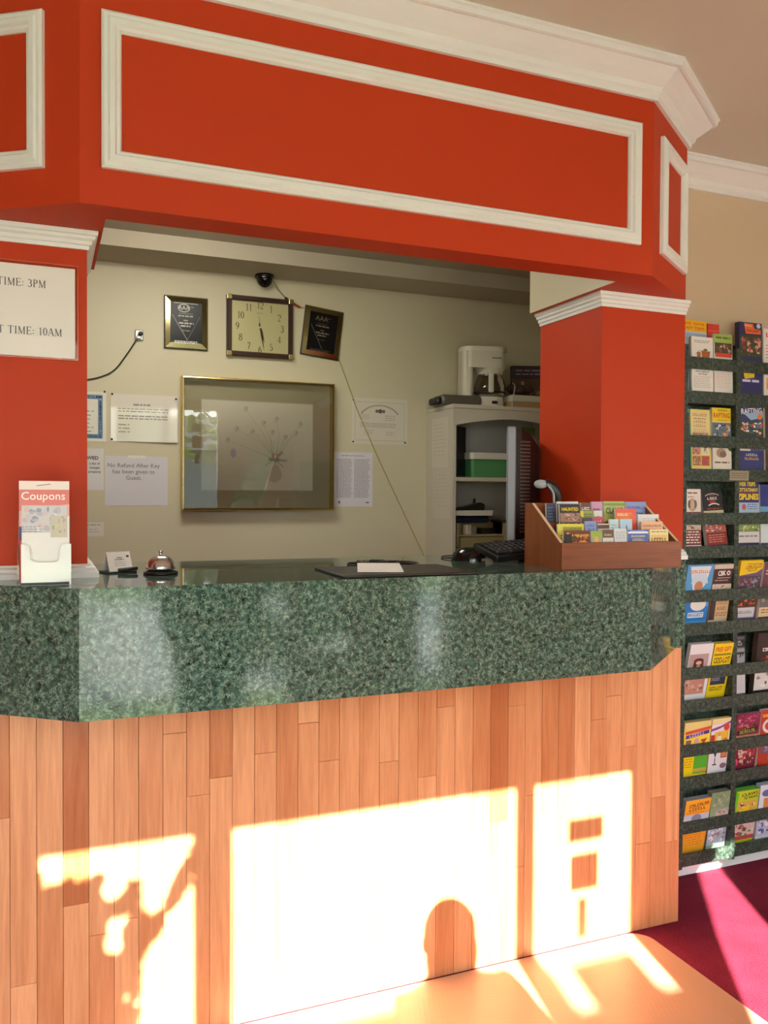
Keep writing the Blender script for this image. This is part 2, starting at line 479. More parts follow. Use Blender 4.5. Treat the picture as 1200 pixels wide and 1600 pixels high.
class G(MB):
    """flat printed artwork: (u, v) in metres, h the height above the sheet, every shape a hair above the last"""
    def __init__(s, step=0.00012, h0=0.0003):
        super().__init__(); s.h = h0; s.step = step; s.cols = []; s.ms = []
    def m(s, hx):
        mt = hx if not isinstance(hx, str) else ink(hx)
        if mt not in s.ms: s.ms.append(mt)
        return s.ms.index(mt)
    def poly(s, pts, hx, up=True):
        if up: s.h += s.step
        s.add([(p[0], p[1], s.h) for p in pts], [tuple(range(len(pts)))], s.m(hx))
    def rect(s, u0, v0, u1, v1, hx, up=True):
        s.poly([(u0, v0), (u1, v0), (u1, v1), (u0, v1)], hx, up)
    def ell(s, u, v, ru, rv, hx, n=20, up=True):
        s.poly([(u + ru * math.cos(2 * math.pi * k / n), v + rv * math.sin(2 * math.pi * k / n)) for k in range(n)], hx, up)
    def line(s, u0, v0, u1, v1, wd, hx, up=True):
        d = Vector((u1 - u0, v1 - v0)); l = d.length or 1e-6; nx, ny = -d.y / l * wd / 2, d.x / l * wd / 2
        s.poly([(u0 + nx, v0 + ny), (u0 - nx, v0 - ny), (u1 - nx, v1 - ny), (u1 + nx, v1 + ny)], hx, up)
    def arc(s, cx, cy, rx, ry, a0, a1, wf, hx, up=True, n=None):
        # wf: function of angle -> width
        n = n or max(6, int(abs(a1 - a0) / 15)); o = []; i = []
        for k in range(n + 1):
            a = R(a0 + (a1 - a0) * k / n); wd = wf(a)
            o.append((cx + (rx + wd / 2) * math.cos(a), cy + (ry + wd / 2) * math.sin(a)))
            i.append((cx + (rx - wd / 2) * math.cos(a), cy + (ry - wd / 2) * math.sin(a)))
        if up: s.h += s.step
        vs = [(p[0], p[1], s.h) for p in o + i]
        s.add(vs, [(k, n + 1 + k, n + 2 + k, k + 1) for k in range(n)], s.m(hx))
    def text(s, t, u, v, size, hx, bold=0.0, rot=0.0, sx=1.0, fit=None):
        vs, fs = text_geo(t, bold)
        if not vs: return
        s.h += s.step
        if fit:
            wd = max(p[0] for p in vs) - min(p[0] for p in vs)
            sx = fit / (wd * size)
        c, sn = math.cos(R(rot)), math.sin(R(rot))
        s.add([(u + (p[0] * sx * c - p[1] * sn) * size, v + (p[0] * sx * sn + p[1] * c) * size, s.h) for p in vs], fs, s.m(hx))
    def serif(s, t, u, v, cap, hx, align='c', sp=0.07):
        s.h += s.step
        tot = 0
        for ch in t: tot += (_serif(ch)[1] + sp)
        x = u - (tot * cap / 2 if align == 'c' else (tot * cap if align == 'r' else 0))
        for ch in t:
            S, W = _serif(ch)
            for q in S:
                if q[0] == 'l':
                    s.line(x + q[1] * cap, v + q[2] * cap, x + q[3] * cap, v + q[4] * cap, q[5] * cap, hx, up=False)
                else:
                    _, cx, cy, rx, ry, a0, a1, th = q
                    wf = (lambda a: (0.055 + 0.075 * abs(math.cos(a))) * cap)
                    s.arc(x + cx * cap, v + cy * cap, rx * cap, ry * cap, a0, a1, wf, hx, up=False)
            x += (W + sp) * cap
    def lines(s, u0, u1, v0, v1, n, hx, wd=0.4, rnd=None):
        # rows of small printed text
        rnd = rnd or random
        s.h += s.step
        pitch = (v0 - v1) / n
        for i in range(n):
            vv = v0 - (i + 0.5) * pitch; x = u0
            end = u1 - rnd.random() * (u1 - u0) * 0.15
            while x < end:
                ln = (0.8 + rnd.random() * 1.6) * pitch
                s.rect(x, vv - pitch * wd / 2, min(x + ln, end), vv + pitch * wd / 2, hx, up=False)
                x += ln + pitch * 0.4
    def photo(s, u0, v0, u1, v1, cols, seed=1, n=40):
        rnd = random.Random(seed)
        s.rect(u0, v0, u1, v1, cols[0])
        for k in range(n):
            if k % 12 == 0: s.h += s.step
            du, dv = (u1 - u0), (v1 - v0)
            ru, rv = du * rnd.uniform(.03, .13), dv * rnd.uniform(.04, .16)
            u = rnd.uniform(u0 + ru, u1 - ru); v = rnd.uniform(v0 + rv, v1 - rv)
            c = rnd.choice(cols[1:])
            m = rnd.randint(5, 8); a0 = rnd.random() * 6
            s.h += s.step * 0.05
            s.poly([(u + ru * rnd.uniform(.6, 1) * math.cos(a0 + 6.283 * i / m), v + rv * rnd.uniform(.6, 1) * math.sin(a0 + 6.283 * i / m)) for i in range(m)], c, up=False)
    def make(s, name, parent=None, M=FRONT):
        s.v = [tuple(M @ Vector(p)) for p in s.v]
        return s.build(name, s.ms, parent, fix=False)

def M_plane(origin, udir, vdir):
    u = Vector(udir).normalized(); v = Vector(vdir).normalized(); n = u.cross(v)
    m = Matrix((u, v, n)).transposed().to_4x4(); m.translation = origin
    return m

# ------------------------------------------------------------ key dimensions (metres)
YB = 1.885          # office back wall
YW = 0.52           # beige partition wall behind the brochure rack
YC = 0.257          # face of the columns and of the plank front
ZT, ZL = 1.129, 0.859
ZS, ZC = 1.918, 2.470
XL, XR = 0.051, 2.105
YF = -2.20          # entrance wall
LX0, LX1 = -1.5, 4.3

# ------------------------------------------------------------ shell
b = MB(); b.box(LX0 - .1, YF - .15, -0.08, LX1 + .1, YB + .1, 0.0)
struct(b.build('floor', CARPET))
b = MB(); b.box(LX0 - .1, YF - .15, ZC, LX1 + .1, YW + .1, ZC + .08); struct(b.build('ceiling', CEIL))
b = MB(); b.box(-1.5, YW + .08, 2.35, 3.0, YB + .1, 2.43); struct(b.build('ceiling_office', OFFCEIL))
b = MB(); b.box(-1.5, YB, 0, 3.0, YB + .1, 2.43); struct(b.build('wall_back', OFFWALL))
b = MB(); b.box(-1.5, 1.64, 2.285, 3.0, YB, 2.35); struct(b.build('trim_1', OFFCEIL))
b = MB(); b.box(2.66, YW + .08, 0, 2.76, YB, 2.35); struct(b.build('wall_office_right', OFFWALL))
b = MB(); b.box(-1.6, YW + .08, 0, -1.5, YB, 2.35); struct(b.build('wall_office_left', OFFWALL))
# partition with the beige lobby face and office face
b = MB(); b.box(XR - .0, YW, 0, LX1, YW + .08, ZC); struct(b.build('wall_right', BEIGE))
b = MB(); b.box(LX0, YW, 0, XL, YW + .08, ZC); struct(b.build('wall_left', RED))
b = MB(); b.box(LX1, YF, 0, LX1 + .1, YW + .08, ZC); struct(b.build('wall_lobby_right', LOBBY))
b = MB(); b.box(LX0 - .1, YF, 0, LX0, YW + .08, ZC); struct(b.build('wall_lobby_left', LOBBY))

# red header, a U in plan over the counter opening; its inner faces are beige
outer = [(XL, .585), (XL, YC), (.349, .051), (1.807, .051), (XR, YC), (XR, .585), (1.755, .585), (1.755, .14), (.405, .14), (.405, .585)]
b = MB()
vs = [(p[0], p[1], z) for z in (ZS, ZC) for p in outer]
n = len(outer)
cap = [(0, 1, 2, 8, 9), (2, 3, 7, 8), (3, 4, 5, 6, 7)]
b.add(vs, [tuple(reversed(c)) for c in cap] + [tuple(i + n for i in c) for c in cap], 0)
side_m = [0, 0, 0, 0, 0, 1, 1, 1, 1, 1]
b.add(vs, [(i, (i + 1) % n, n + (i + 1) % n, n + i) for i in range(n)], side_m)
struct(b.build('wall_header', [RED, OFFWALL]))

# columns
for nm, x0, x1 in (('wall_left_column', XL, .372), ('wall_right_column', 1.797, XR)):
    b = MB(); b.box(x0, YC, ZT, x1, .585, ZS); struct(b.build(nm, RED))
capital = [(0, 1.878), (.004, 1.878), (.006, 1.886), (.010, 1.888), (.011, 1.896), (.017, 1.900), (.018, 1.906), (.023, 1.908), (.024, 1.9175), (0, 1.9175)]
base_p = [(0, ZT), (.024, ZT), (.024, ZT + .012), (.018, ZT + .016), (.016, ZT + .022), (.008, ZT + .026), (.006, ZT + .030), (0, ZT + .030)]
# paths run so that "right of travel" is outwards
k = 2
for path in ([(XL, YW), (XL, YC), (.372, YC), (.372, .585)], [(1.797, .585), (1.797, YC), (XR, YC)]):
    for pr in (capital, base_p):
        b = MB(); b.sweep(path, pr)
        struct(b.build('trim_%d' % k, WHITE)); k += 1

# crown mouldings
def crown(drop, out, z):
    return [(0, z - drop), (.010, z - drop), (.012, z - drop + .012), (.020, z - drop + .018), (.024, z - drop + .030),
            (out * .50, z - drop * .50), (out * .78, z - drop * .24), (out * .84, z - .022), (out * .92, z - .020), (out * .94, z - .008), (out, z - .006), (out, z), (0, z)]
b = MB(); b.sweep([(LX0, YW), (XL, YW), (XL, YC), (.349, .051), (1.807, .051), (XR, YC), (XR, YW), (LX1, YW)], crown(.086, .085, ZC))
struct(b.build('trim_6', WHITE))
# panel moulding frames
FP = [(0, 0), (0, .010), (.005, .014), (.012, .013), (.016, .017), (.026, .017), (.030, .011), (.036, .010), (.040, .004), (.040, 0)]
def frame(name, M, u0, v0, u1, v1):
    b = MB(); b.sweep([(u0, v0), (u0, v1), (u1, v1), (u1, v0)], FP, closed=True, M=M)
    struct(b.build(name, WHITE))
frame('trim_7', M_plane((0, .051, 0), (1, 0, 0), (0, 0, 1)), .391, 1.994, 1.761, 2.316)
dl = Vector((.298, -.206, 0)).normalized()
frame('trim_8', M_plane((XL, YC, 0), dl, (0, 0, 1)), .070, 1.994, .282, 2.316)
dr = Vector((.298, .206, 0)).normalized()
frame('trim_9', M_plane((1.807, .051, 0), dr, (0, 0, 1)), .066, 1.994, .330, 2.316)

# baseboards
bb = [(0, 0), (.016, 0), (.016, .046), (.010, .054), (0, .056)]
b = MB(); b.sweep([(XR, YW - .004), (LX1, YW - .004)], bb); struct(b.build('baseboard_right', WHITE))
b = MB(); b.sweep([(LX0, YW), (XL, YW)], bb); struct(b.build('baseboard_left', WHITE))

# ------------------------------------------------------------ entrance wall behind the camera, with its windows and door
# (x0, x1, z0, z1)
OPEN = [(-0.97, -0.42, .55, 2.085), (-0.28, 0.075, .18, 2.085), (.163, .993, .18, 2.085), (1.031, 1.380, .12, 2.085), (1.46, 2.02, .55, 1.83), (2.09, 2.23, .18, 1.20), (3.05, 3.95, 1.05, 2.085)]
TW = .04
b = MB(); x = LX0
for (x0, x1, z0, z1) in OPEN:
    b.box(x, YF - TW, 0, x0, YF, ZC)
    b.box(x0, YF - TW, 0, x1, YF, z0); b.box(x0, YF - TW, z1, x1, YF, ZC)
    x = x1
b.box(x, YF - TW, 0, LX1, YF, ZC)
struct(b.build('wall_front', LOBBY))
FRM = mat('window_frame_paint', 'd9d4c8', rough=0.5)
for i, (x0, x1, z0, z1) in enumerate(OPEN):
    f = MB(); t = .0
    f.sweep([(x0 - .05, z0 - .05), (x0 - .05, z1 + .05), (x1 + .05, z1 + .05), (x1 + .05, z0 - .05)], [(0, 0), (0, .014), (.05, .014), (.05, 0)], closed=True,
            M=M_plane((0, YF + .001, 0), (-1, 0, 0), (0, 0, 1)) @ Matrix.Scale(-1, 4, (1, 0, 0)))
    nm = 'door_1' if i == 3 else 'window_%d' % (i + 1 if i < 3 else i)
    o = struct(f.build(nm, FRM))
    p = MB(); p.box(x0, YF - .024, z0, x1, YF - .020, z1); p.build('pane', PANE, o)

# outdoors: lawn, drive, trees
b = MB(); b.box(-40, -60, -.30, 40, YF - .10, -.12); tag(struct(b.build('ground', mat('lawn', '6f7d44', rough=1, var=.4, vscale=.6))), 'green lawn outside the entrance', 'lawn')
ASPH = mat('pale_concrete', 'a8a49c', rough=1, var=.15, vscale=3)
b = MB(); b.box(-40, -9.5, -.12, 40, -4.2, -.10); tag(struct(b.build('driveway', ASPH)), 'grey asphalt drive outside the entrance', 'driveway')
# unseen sun blocker added outside: boards shade the floor, their gaps let streaks through
t = thing('canopy', (0, 0, 0), 'flat boarded canopy on posts over the drive outside', 'canopy')
BLKY0, BLKY1, BLKZ = -4.59, -6.30, 3.0
def sunx(X, y): return X - SUN_RATIO * (YC - y)
for X0, X1 in ((-3.2, -1.6), (-1.59, -.2), (-.19, .72), (.721, 1.490), (1.528, 1.600), (1.655, 1.865), (1.925, 2.02)):
    b = MB(); b.prism([(sunx(X0, BLKY0), BLKY0), (sunx(X1, BLKY0), BLKY0), (sunx(X1, BLKY1), BLKY1), (sunx(X0, BLKY1), BLKY1)], BLKZ, BLKZ + .05); b.build('board', FRM, t)
for px_, py_ in ((-3.9, -4.9), (-3.9, -6.1), (.55, -4.75), (.30, -6.1)):
    b = MB(); b.box(px_ - .05, py_ - .05, -.12, px_ + .05, py_ + .05, BLKZ); b.build('post', FRM, t)
b = MB(); b.box(sunx(-3.2, -4.8), -4.80, BLKZ - .12, sunx(2.0, -4.8), -4.70, BLKZ); b.box(sunx(-3.2, -6.1), -6.15, BLKZ - .12, sunx(2.0, -6.1), -6.05, BLKZ); b.build('beam', FRM, t)
YZ_ = Matrix(((0, 0, 1, 0), (1, 0, 0, 0), (0, 1, 0, 0), (0, 0, 0, 1)))
LEAFG = mat('spring_foliage', '7e8a3c', rough=.9, var=.3, vscale=2)
BARK = mat('bark', '5a4a3a', rough=1)
def tree(x, y, h, seed, label):
    rnd = random.Random(seed)
    t = thing('tree', (x, y, -.12), label, 'tree', 'trees across the drive')
    b = MB(); b.tube([(0, 0, 0), (.05, .02, h * .4), (0, .05, h * .85)], [.16, .15, .14, .13, .12, .1, .09, .08, .07, .06, .05, .04, .03], 8); b.build('trunk', BARK, t)
    b = MB()
    for i in range(26):
        a = rnd.random() * 6.28; z0 = h * rnd.uniform(.3, .8); l = h * rnd.uniform(.2, .42)
        b.tube([(0, 0, z0), (math.cos(a) * l * .5, math.sin(a) * l * .5, z0 + l * .35), (math.cos(a) * l, math.sin(a) * l, z0 + l * .75)], .025, 5, sub=3)
    b.build('branches', BARK, t)
    b = MB()
    for i in range(520):
        a = rnd.random() * 6.28; rr = h * .34 * math.sqrt(rnd.random()); z = h * rnd.uniform(.42, .98)
        rr *= 1.1 - abs(z / h - .65)
        q = h * rnd.uniform(.008, .022)
        b.ellipsoid((rr * math.cos(a), rr * math.sin(a), z), (q, q, q * .8), 6, 4)
    b.build('foliage', LEAFG, t)
t = thing('reflection_blocker', (2.45, -5.3, -.12), 'dense dark evergreen shrub beside the drive outside the right window', 'shrub')  # unseen shrub, added to darken a window's reflection in the picture glass
rnd = random.Random(12)
b = MB()
for i in range(420):
    a_ = rnd.random() * 6.28; zz = rnd.uniform(.1, 2.25); rr = (.78 - .16 * zz) * math.sqrt(rnd.uniform(.3, 1)); q_ = rnd.uniform(.07, .12)
    b.ellipsoid((rr * math.cos(a_) * 1.15, rr * math.sin(a_) * .7, zz), (q_, q_, q_ * .8), 6, 4)
b.build('foliage', mat('evergreen_leaf', '3c4a2a', rough=.9, var=.3, vscale=4), t)
b = MB(); b.tube([(0, 0, 0), (0, 0, 1.6)], .06, 8, sub=1); b.build('trunk', BARK, t)
t = thing('motel_block', (4.5, -26, -.12), 'long low blue-grey building beyond the lawn', 'building')
b = MB(); b.box(-11, -3, 0, 11, 3, 2.9); b.build('wall', mat('blue_grey_siding', '8c9298', rough=.8), t)
b = MB(); b.prism([(-3.4, 2.9), (3.4, 2.9), (0, 4.3)], -11.4, 11.4, M=YZ_); b.build('roof', mat('grey_roof', '5c5a5a', rough=.9), t)
tree(3.4, -15, 5.2, 1, 'spring tree across the drive, rightmost of the row')
tree(6.8, -17, 6.0, 2, 'spring tree across the drive, far right')
tree(0.6, -18, 4.6, 3, 'spring tree across the drive, left of the door')

# ------------------------------------------------------------ reception counter: plank front and green laminate bar top
t = thing('counter_base', (0, YC, 0), 'counter base faced with upright honey oak planks under the green bar top', 'counter')
CARC = mat('plywood_carcass', '8a6a48', rough=.7)
b = MB(); b.box(XL + .012, .013, 0, XR - .012, YW - YC, ZL - YC * 0); b.build('carcass', CARC, t)
me_v = []; rnd = random.Random(3)
b = MB(); tones = []
pw = 0.0559; x = .206 - pw * 3
set_tones = {3: (None, None)}
pi_ = 0
dark_at = {.318: .0, 1.48: .05, 1.70: .25, 1.535: .55, 1.815: .5}
while x < XR - .002:
    x1 = min(x + pw, XR); xa = max(x, XL)
    if x1 - xa > .004:
        z = -rnd.random() * .5; first = True
        while z < ZL:
            l = rnd.uniform(.35, .85)
            za, zb_ = max(z, 0), min(z + l, ZL)
            if ZL - zb_ < .1: zb_ = ZL; l = 99
            if zb_ - za > .02:
                tone = min(1, max(0, rnd.gauss(.74, .15)))
                if rnd.random() < .10: tone = rnd.uniform(.15, .45)
                xm = (xa + x1) / 2
                for kx, kt in dark_at.items():
                    if abs(xm - kx - .0) < .028 and zb_ > .55: tone = kt + .1
                b.box(xa + .0004, 0, za + .0004, x1 - .0004, .013, zb_ - .0004, 0, .0007, seg=1)
                tones += [tone] * (len(b.f) - len(tones))
            z += l
    x += pw
o = b.build('plank_front', PLANK, t)
at = o.data.attributes.new('tone', 'FLOAT', 'FACE'); at.data.foreach_set('value', tones)
b = MB(); b.box(XR - .012, .0005, 0, XR, YW - YC, ZL); o = b.build('end_panel', PLANK, t)
at = o.data.attributes.new('tone', 'FLOAT', 'FACE'); at.data.foreach_set('value', [.7] * 6)

t = thing('bar_top', (0, 0, ZL), 'long bar top in glossy dark green marble laminate with angled ends', 'countertop')
cpoly = [(XR - .004, .640), (XR - .004, .237), (2.066, .237), (1.774, 0), (.344, 0), (.052, .237), (.052, .640)]
b = MB(); b.prism(list(reversed(cpoly)), 0, ZT - ZL - .003, 0); b.build('apron', MATS['marble'], t)
inset = [(XR - .004, .640), (XR - .004, .238), (2.0656, .238), (1.7737, .0008), (.3443, .0008), (.0525, .238), (.052, .640)]
b = MB(); b.prism(list(reversed(inset)), ZT - ZL - .003, ZT - ZL, 0); b.build('top_surface', MATS['marble_top'], t)

# floor mat
def rrect(x0, y0, x1, y1, r, n=8, corners=(1, 1, 1, 1)):
    P = []
    for (cx, cy, a0, on) in ((x1 - r, y1 - r, 0, corners[0]), (x0 + r, y1 - r, 90, corners[1]), (x0 + r, y0 + r, 180, corners[2]), (x1 - r, y0 + r, 270, corners[3])):
        if not on:
            P.append((cx + (r if a0 in (0, 270) else -r), cy + (r if a0 in (0, 90) else -r))); continue
        for k in range(n + 1):
            a = R(a0 + 90 * k / n); P.append((cx + r * math.cos(a), cy + r * math.sin(a)))
    return P
t = thing('floor_mat', (0, 0, 0), 'tan plastic floor mat with pebbled centre in front of the plank counter', 'floor mat')
b = MB(); b.prism(rrect(.10, -1.45, 1.957, .247, .06), 0, .004, 0); b.build('border', MATEDGE, t)
b = MB(); b.prism(rrect(.18, -1.37, 1.885, .188, .03), .004, .0052, 0); b.build('pebbled_centre', MATDOT, t)

# ------------------------------------------------------------ things on the office back wall
def sheet(name, x0, z0, x1, z1, y, label, cat, color='e8e4de', group=None, rough=.55, coat=0.0, thick=.0012, rot=0.0):
    """a sheet of paper on a wall: returns (object, local origin at its centre)"""
    m = mat('sheet_%s_%d_%d' % (color, rough * 100, coat * 100), color, rough=rough, coat=coat)
    b = MB(); w2, h2 = (x1 - x0) / 2, (z1 - z0) / 2
    b.box(-w2, -thick, -h2, w2, 0, h2)
    o = b.build(name, m, None, loc=((x0 + x1) / 2, y, (z0 + z1) / 2))
    o.rotation_euler = (0, rot, 0)
    return tag(o, label, cat, group), w2, h2
def pin(o, u, v, r=.0045):
    MB().ellipsoid((u, -.003, v), (r, .004, r), 10, 6).build('pin', BLACK, o)
PH = Matrix.Translation((0, -.0012, 0)) @ FRONT

o, w2, h2 = sheet('award_certificate', .27, 1.538, .521, 1.743, YB, 'certificate with a blue patterned border, partly behind the left red column', 'certificate', 'd9d2c4', rough=.3, coat=.6)
g = G(); bw = .018
for (a0, b0, a1, b1) in ((-w2 + .014, h2 - .03, w2 - .014, h2 - .012), (-w2 + .014, -h2 + .012, w2 - .014, -h2 + .03), (w2 - .032, -h2 + .03, w2 - .014, h2 - .03), (-w2 + .014, -h2 + .03, -w2 + .032, h2 - .03)):
    g.rect(a0, b0, a1, b1, '5d7d98', up=False)
g.h += .0002
rr = random.Random(2)
for i in range(120):
    side = i % 4
    u = rr.uniform(-w2 + .016, w2 - .016) if side < 2 else (w2 - .023 if side == 2 else -w2 + .023)
    v = (h2 - .021 if side == 0 else -h2 + .021) if side < 2 else rr.uniform(-h2 + .014, h2 - .014)
    g.rect(u - .003, v - .003, u + .003, v + .003, '40607e' if i % 3 else '8fa6b8', up=False)
g.lines(-w2 + .05, w2 - .045, .03, -.07, 6, '8a8880', .25, random.Random(1))
g.make('printing', o, PH)
pin(o, w2 - .006, h2 + .002); pin(o, -.05, h2 + .006)

o, w2, h2 = sheet('dispatch_notice', .539, 1.541, .811, 1.739, YB, 'clear-sleeved typed notice beside the gold frame, upper of two', 'notice', 'dcd5c8', rough=.06, coat=1.0)
g = G(); g.lines(-.045, .035, h2 - .038, h2 - .048, 1, '8b8378', .7, random.Random(2))
g.lines(-w2 + .03, w2 - .03, h2 - .055, h2 - .077, 2, '8b8378', .3, random.Random(4)); g.lines(-w2 + .03, w2 - .02, h2 - .085, h2 - .107, 2, '8b8378', .4, random.Random(5))
g.lines(-w2 + .03, -w2 + .08, h2 - .12, h2 - .165, 3, '8b8378', .25, random.Random(6))
g.make('printing', o, PH); o.rotation_euler = (0, 0, R(-2)); o.location.y -= .005
pin(o, -w2 + .006, h2 - .002); pin(o, w2 - .006, h2 - .012); pin(o, -w2 + .004, -h2 + .008)

o, w2, h2 = sheet('rules_notice', .29, 1.336, .511, 1.508, YB, 'printed notice ending in VED, mostly hidden behind the left red column', 'notice', 'd2ccca', rough=.3, coat=.3)
g = G(); g.text('ALLOWED', w2 - .068, h2 - .039, .020, '403c3c', .03)
for i, s_ in enumerate(('a fee of', 'charges', 'property')):
    g.text(s_, w2 - .036, h2 - .062 - i * .017, .0135, '57525a', .02)
g.make('printing', o, PH)

o, w2, h2 = sheet('refund_notice', .516, 1.272, .771, 1.480, YB, 'white notice reading No Refund After Key has been given to Guest', 'notice', 'cfc9ce', rough=.4, coat=.25)
g = G()
for i, s_ in enumerate(('No Refund After Key', 'has been given to', 'Guest.')):
    g.text(s_, -.012, h2 - .040 - i * .026, .0245, '7d7680', .012)
g.rect(-.035, h2 - .008, .035, h2 + .003, 'ddd8cc')
g.make('printing', o, PH)

o, w2, h2 = sheet('small_notice', .43, 1.144, .511, 1.202, YB, 'small paper card low on the wall beside the left red column', 'notice', 'd6cfc2')
g = G(); g.lines(-w2 + .01, w2 - .006, h2 - .004, h2 - .016, 1, '908a80', .3); g.lines(-w2 + .01, w2 - .02, .005, -.015, 2, '908a80', .2)
g.make('printing', o, PH)

o, w2, h2 = sheet('licence_certificate', 1.606, 1.560, 1.889, 1.776, YB, 'pale bordered certificate with an arched title, crossed by the yellow wire', 'certificate', 'd8d0c0', rough=.2, coat=.5)
g = G()
for i in range(26):
    a = R(150 - 120 * i / 25); g.rect(.105 * math.cos(a) - .002, .0 + .075 * math.sin(a) - .004, .105 * math.cos(a) + .0025, .075 * math.sin(a) + .004, '7a7264', up=False)
g.ell(.002, .048, .012, .010, '5d564a'); g.ell(-.016, .048, .007, .008, '6b6458'); g.ell(.02, .048, .007, .008, '6b6458')
g.lines(-.1, -.05, .032, .008, 3, '9a9284', .25, random.Random(3)); g.lines(.025, .08, .032, .002, 3, '9a9284', .25, random.Random(8))
g.lines(-.1, .1, -.006, -.03, 3, '8e8678', .3, random.Random(9)); g.lines(-.08, -.03, -.038, -.066, 3, '9a9284', .2); g.lines(.03, .08, -.045, -.066, 2, '9a9284', .25)
for (a0, b0, a1, b1) in ((-.125, .088, .125, .0895), (-.125, -.0905, .125, -.089), (-.1255, -.089, -.124, .088), (.124, -.089, .1255, .088)):
    g.rect(a0, b0, a1, b1, 'a29a8a', up=False)
g.make('printing', o, PH)
pin(o, -w2 + .008, h2 - .012); pin(o, -w2 + .008, -h2 + .01); pin(o, w2 - .012, -h2 + .012)

o, w2, h2 = sheet('policy_letter', 1.522, 1.268, 1.712, 1.520, YB, 'densely printed two-column white letter below the certificate', 'letter', 'd9d3da')
g = G(); rl = random.Random(11)
g.lines(-.06, .06, h2 - .012, h2 - .02, 1, '8f8894', .4, rl)
g.lines(-w2 + .012, -.003, h2 - .03, -h2 + .04, 30, '9b949f', .5, rl); g.lines(.003, w2 - .012, h2 - .03, -h2 + .04, 30, '9b949f', .5, rl)
g.ell(-w2 + .025, -h2 + .02, .006, .006, '70697a'); g.rect(w2 - .035, -h2 + .016, w2 - .018, -h2 + .021, '5a5560')
g.make('printing', o, PH)

# gold framed print
fx0, fx1, fz0, fz1 = .824, 1.508, 1.251, 1.826
t = thing('framed_print', ((fx0 + fx1) / 2, YB, (fz0 + fz1) / 2), 'gold-framed flower print behind glass on the office wall', 'picture')
hw, hh = (fx1 - fx0) / 2, (fz1 - fz0) / 2
b = MB(); b.sweep([(-hw, -hh), (-hw, hh), (hw, hh), (hw, -hh)], [(0, 0), (0, .044), (.003, .050), (.008, .051), (.0105, .044), (.011, 0)], closed=True, M=FRONT)
b.build('frame', GOLD, t)
b = MB(); b.box(-hw + .004, -.006, -hh + .004, hw - .004, -.001, hh - .004); b.build('mount_board', mat('olive_mount', 'a49979', rough=.8), t)
g = G(); aw0, aw1, av0, av1 = -.251, .249, -.197, .193
g.rect(aw0 - .004, av0 - .004, aw1 + .004, av1 + .004, 'b4ae94'); g.rect(aw0, av0, aw1, av1, 'd8d0b8')
fl = random.Random(5)
def stalk(u0, v0, u1, v1, wd, c):
    um, vm = (u0 + u1) / 2 + fl.uniform(-.02, .02), (v0 + v1) / 2 + fl.uniform(-.01, .02)
    g.line(u0, v0, um, vm, wd, c); g.line(um, vm, u1, v1, wd * .8, c)
for (u, v) in ((-.06, .16), (.08, .12), (.19, .10), (.17, .06), (-.10, .07), (-.14, .02), (.12, .04), (.02, .1), (.06, .06), (-.03, .06)):
    stalk(.08, -.06, u, v, .0022, 'bcb297')
    g.ell(u, v, .010, .014, 'cbbba4'); g.ell(u + .006, v + .004, .005, .007, 'b4a88f')
for i in range(14):
    a = fl.random() * 6.28; g.line(.07, -.06, .07 + .06 * math.cos(a), -.06 + .045 * math.sin(a), .003, '988f76' if i % 2 else 'ada184')
g.ell(.075, -.045, .016, .013, 'a87c70'); g.ell(.08, -.062, .02, .008, 'a0937e'); g.ell(.055, -.06, .012, .007, '94867a'); g.ell(-.115, -.035, .012, .02, 'b0a4b4')
g.poly([(.035, -.15), (.04, -.12), (.055, -.10), (.065, -.085), (.085, -.085), (.095, -.10), (.105, -.125), (.1, -.15), (.07, -.165)], 'c0b09c')
g.make('artwork', t, Matrix.Translation((0, -.006, 0)) @ FRONT)
b = MB(); b.box(-hw + .012, -.001, -hh + .012, hw - .012, 0, hh - .012)
o = b.build('glass', PGLASS, t); o.location = (0, -.030, 0); o.rotation_euler = (0, 0, R(-2.6))

# square wall clock
t = thing('wall_clock', (1.1695, YB, 2.061), 'square brown-framed wall clock with a pale gold face', 'clock')
b = MB(); s_ = .149; sh = .133
b.sweep([(-s_, -sh), (-s_, sh), (s_, sh), (s_, -sh)], [(0, 0), (0, .02), (.004, .026), (.018, .026), (.022, .020), (.022, 0)], closed=True, M=FRONT)
b.build('frame', mat('brown_clock_frame', '3a211a', rough=.3), t)
for (su, sv) in ((-1, -1), (-1, 1), (1, 1), (1, -1)):
    b = MB(); b.box(-.011, -.012, -.011, .011, 0, .011, 0, .002, M=Matrix.Translation((su * (s_ - .0105), -.018, sv * (sh - .0105)))); b.build('brass_corner', mat('brass', 'd8c890', rough=.2, metal=1), t)
b = MB(); b.box(-s_ + .018, -.012, -sh + .018, s_ - .018, 0, sh - .018); b.build('face', mat('pale_gold_face', 'bdb588', rough=.38, metal=.3), t)
g = G(); FA = '4a4020'
for hno in range(1, 13):
    a = R(90 - 30 * hno); rad = .101
    cap = .030
    ru, rv = rad * math.cos(a) * 1.0, rad * math.sin(a) * .96
    if hno in (12, 6): rv *= 1.0
    g.serif(str(hno), ru, rv - cap / 2, cap, FA, sp=.02)
g.lines(-.014, .014, .065, .060, 1, '8a7f48', .5)
g.make('numerals', t, Matrix.Translation((0, -.012, 0)) @ FRONT)
def hand(name, ang, ln, tail, wd, hh_):
    g = G(h0=hh_); a = R(ang); d = Vector((math.cos(a), math.sin(a))); n_ = Vector((-d.y, d.x))
    g.poly([tuple(-d * tail + n_ * wd * .3), tuple(-d * tail - n_ * wd * .3), tuple(d * ln * .35 - n_ * wd / 2), tuple(d * ln), tuple(d * ln * .35 + n_ * wd / 2)], '2e2612')
    g.make(name, t, Matrix.Translation((0, -.012, 0)) @ FRONT)
hand('hour_hand', 90 - 30 * 5.47, .072, .016, .011, .0035)
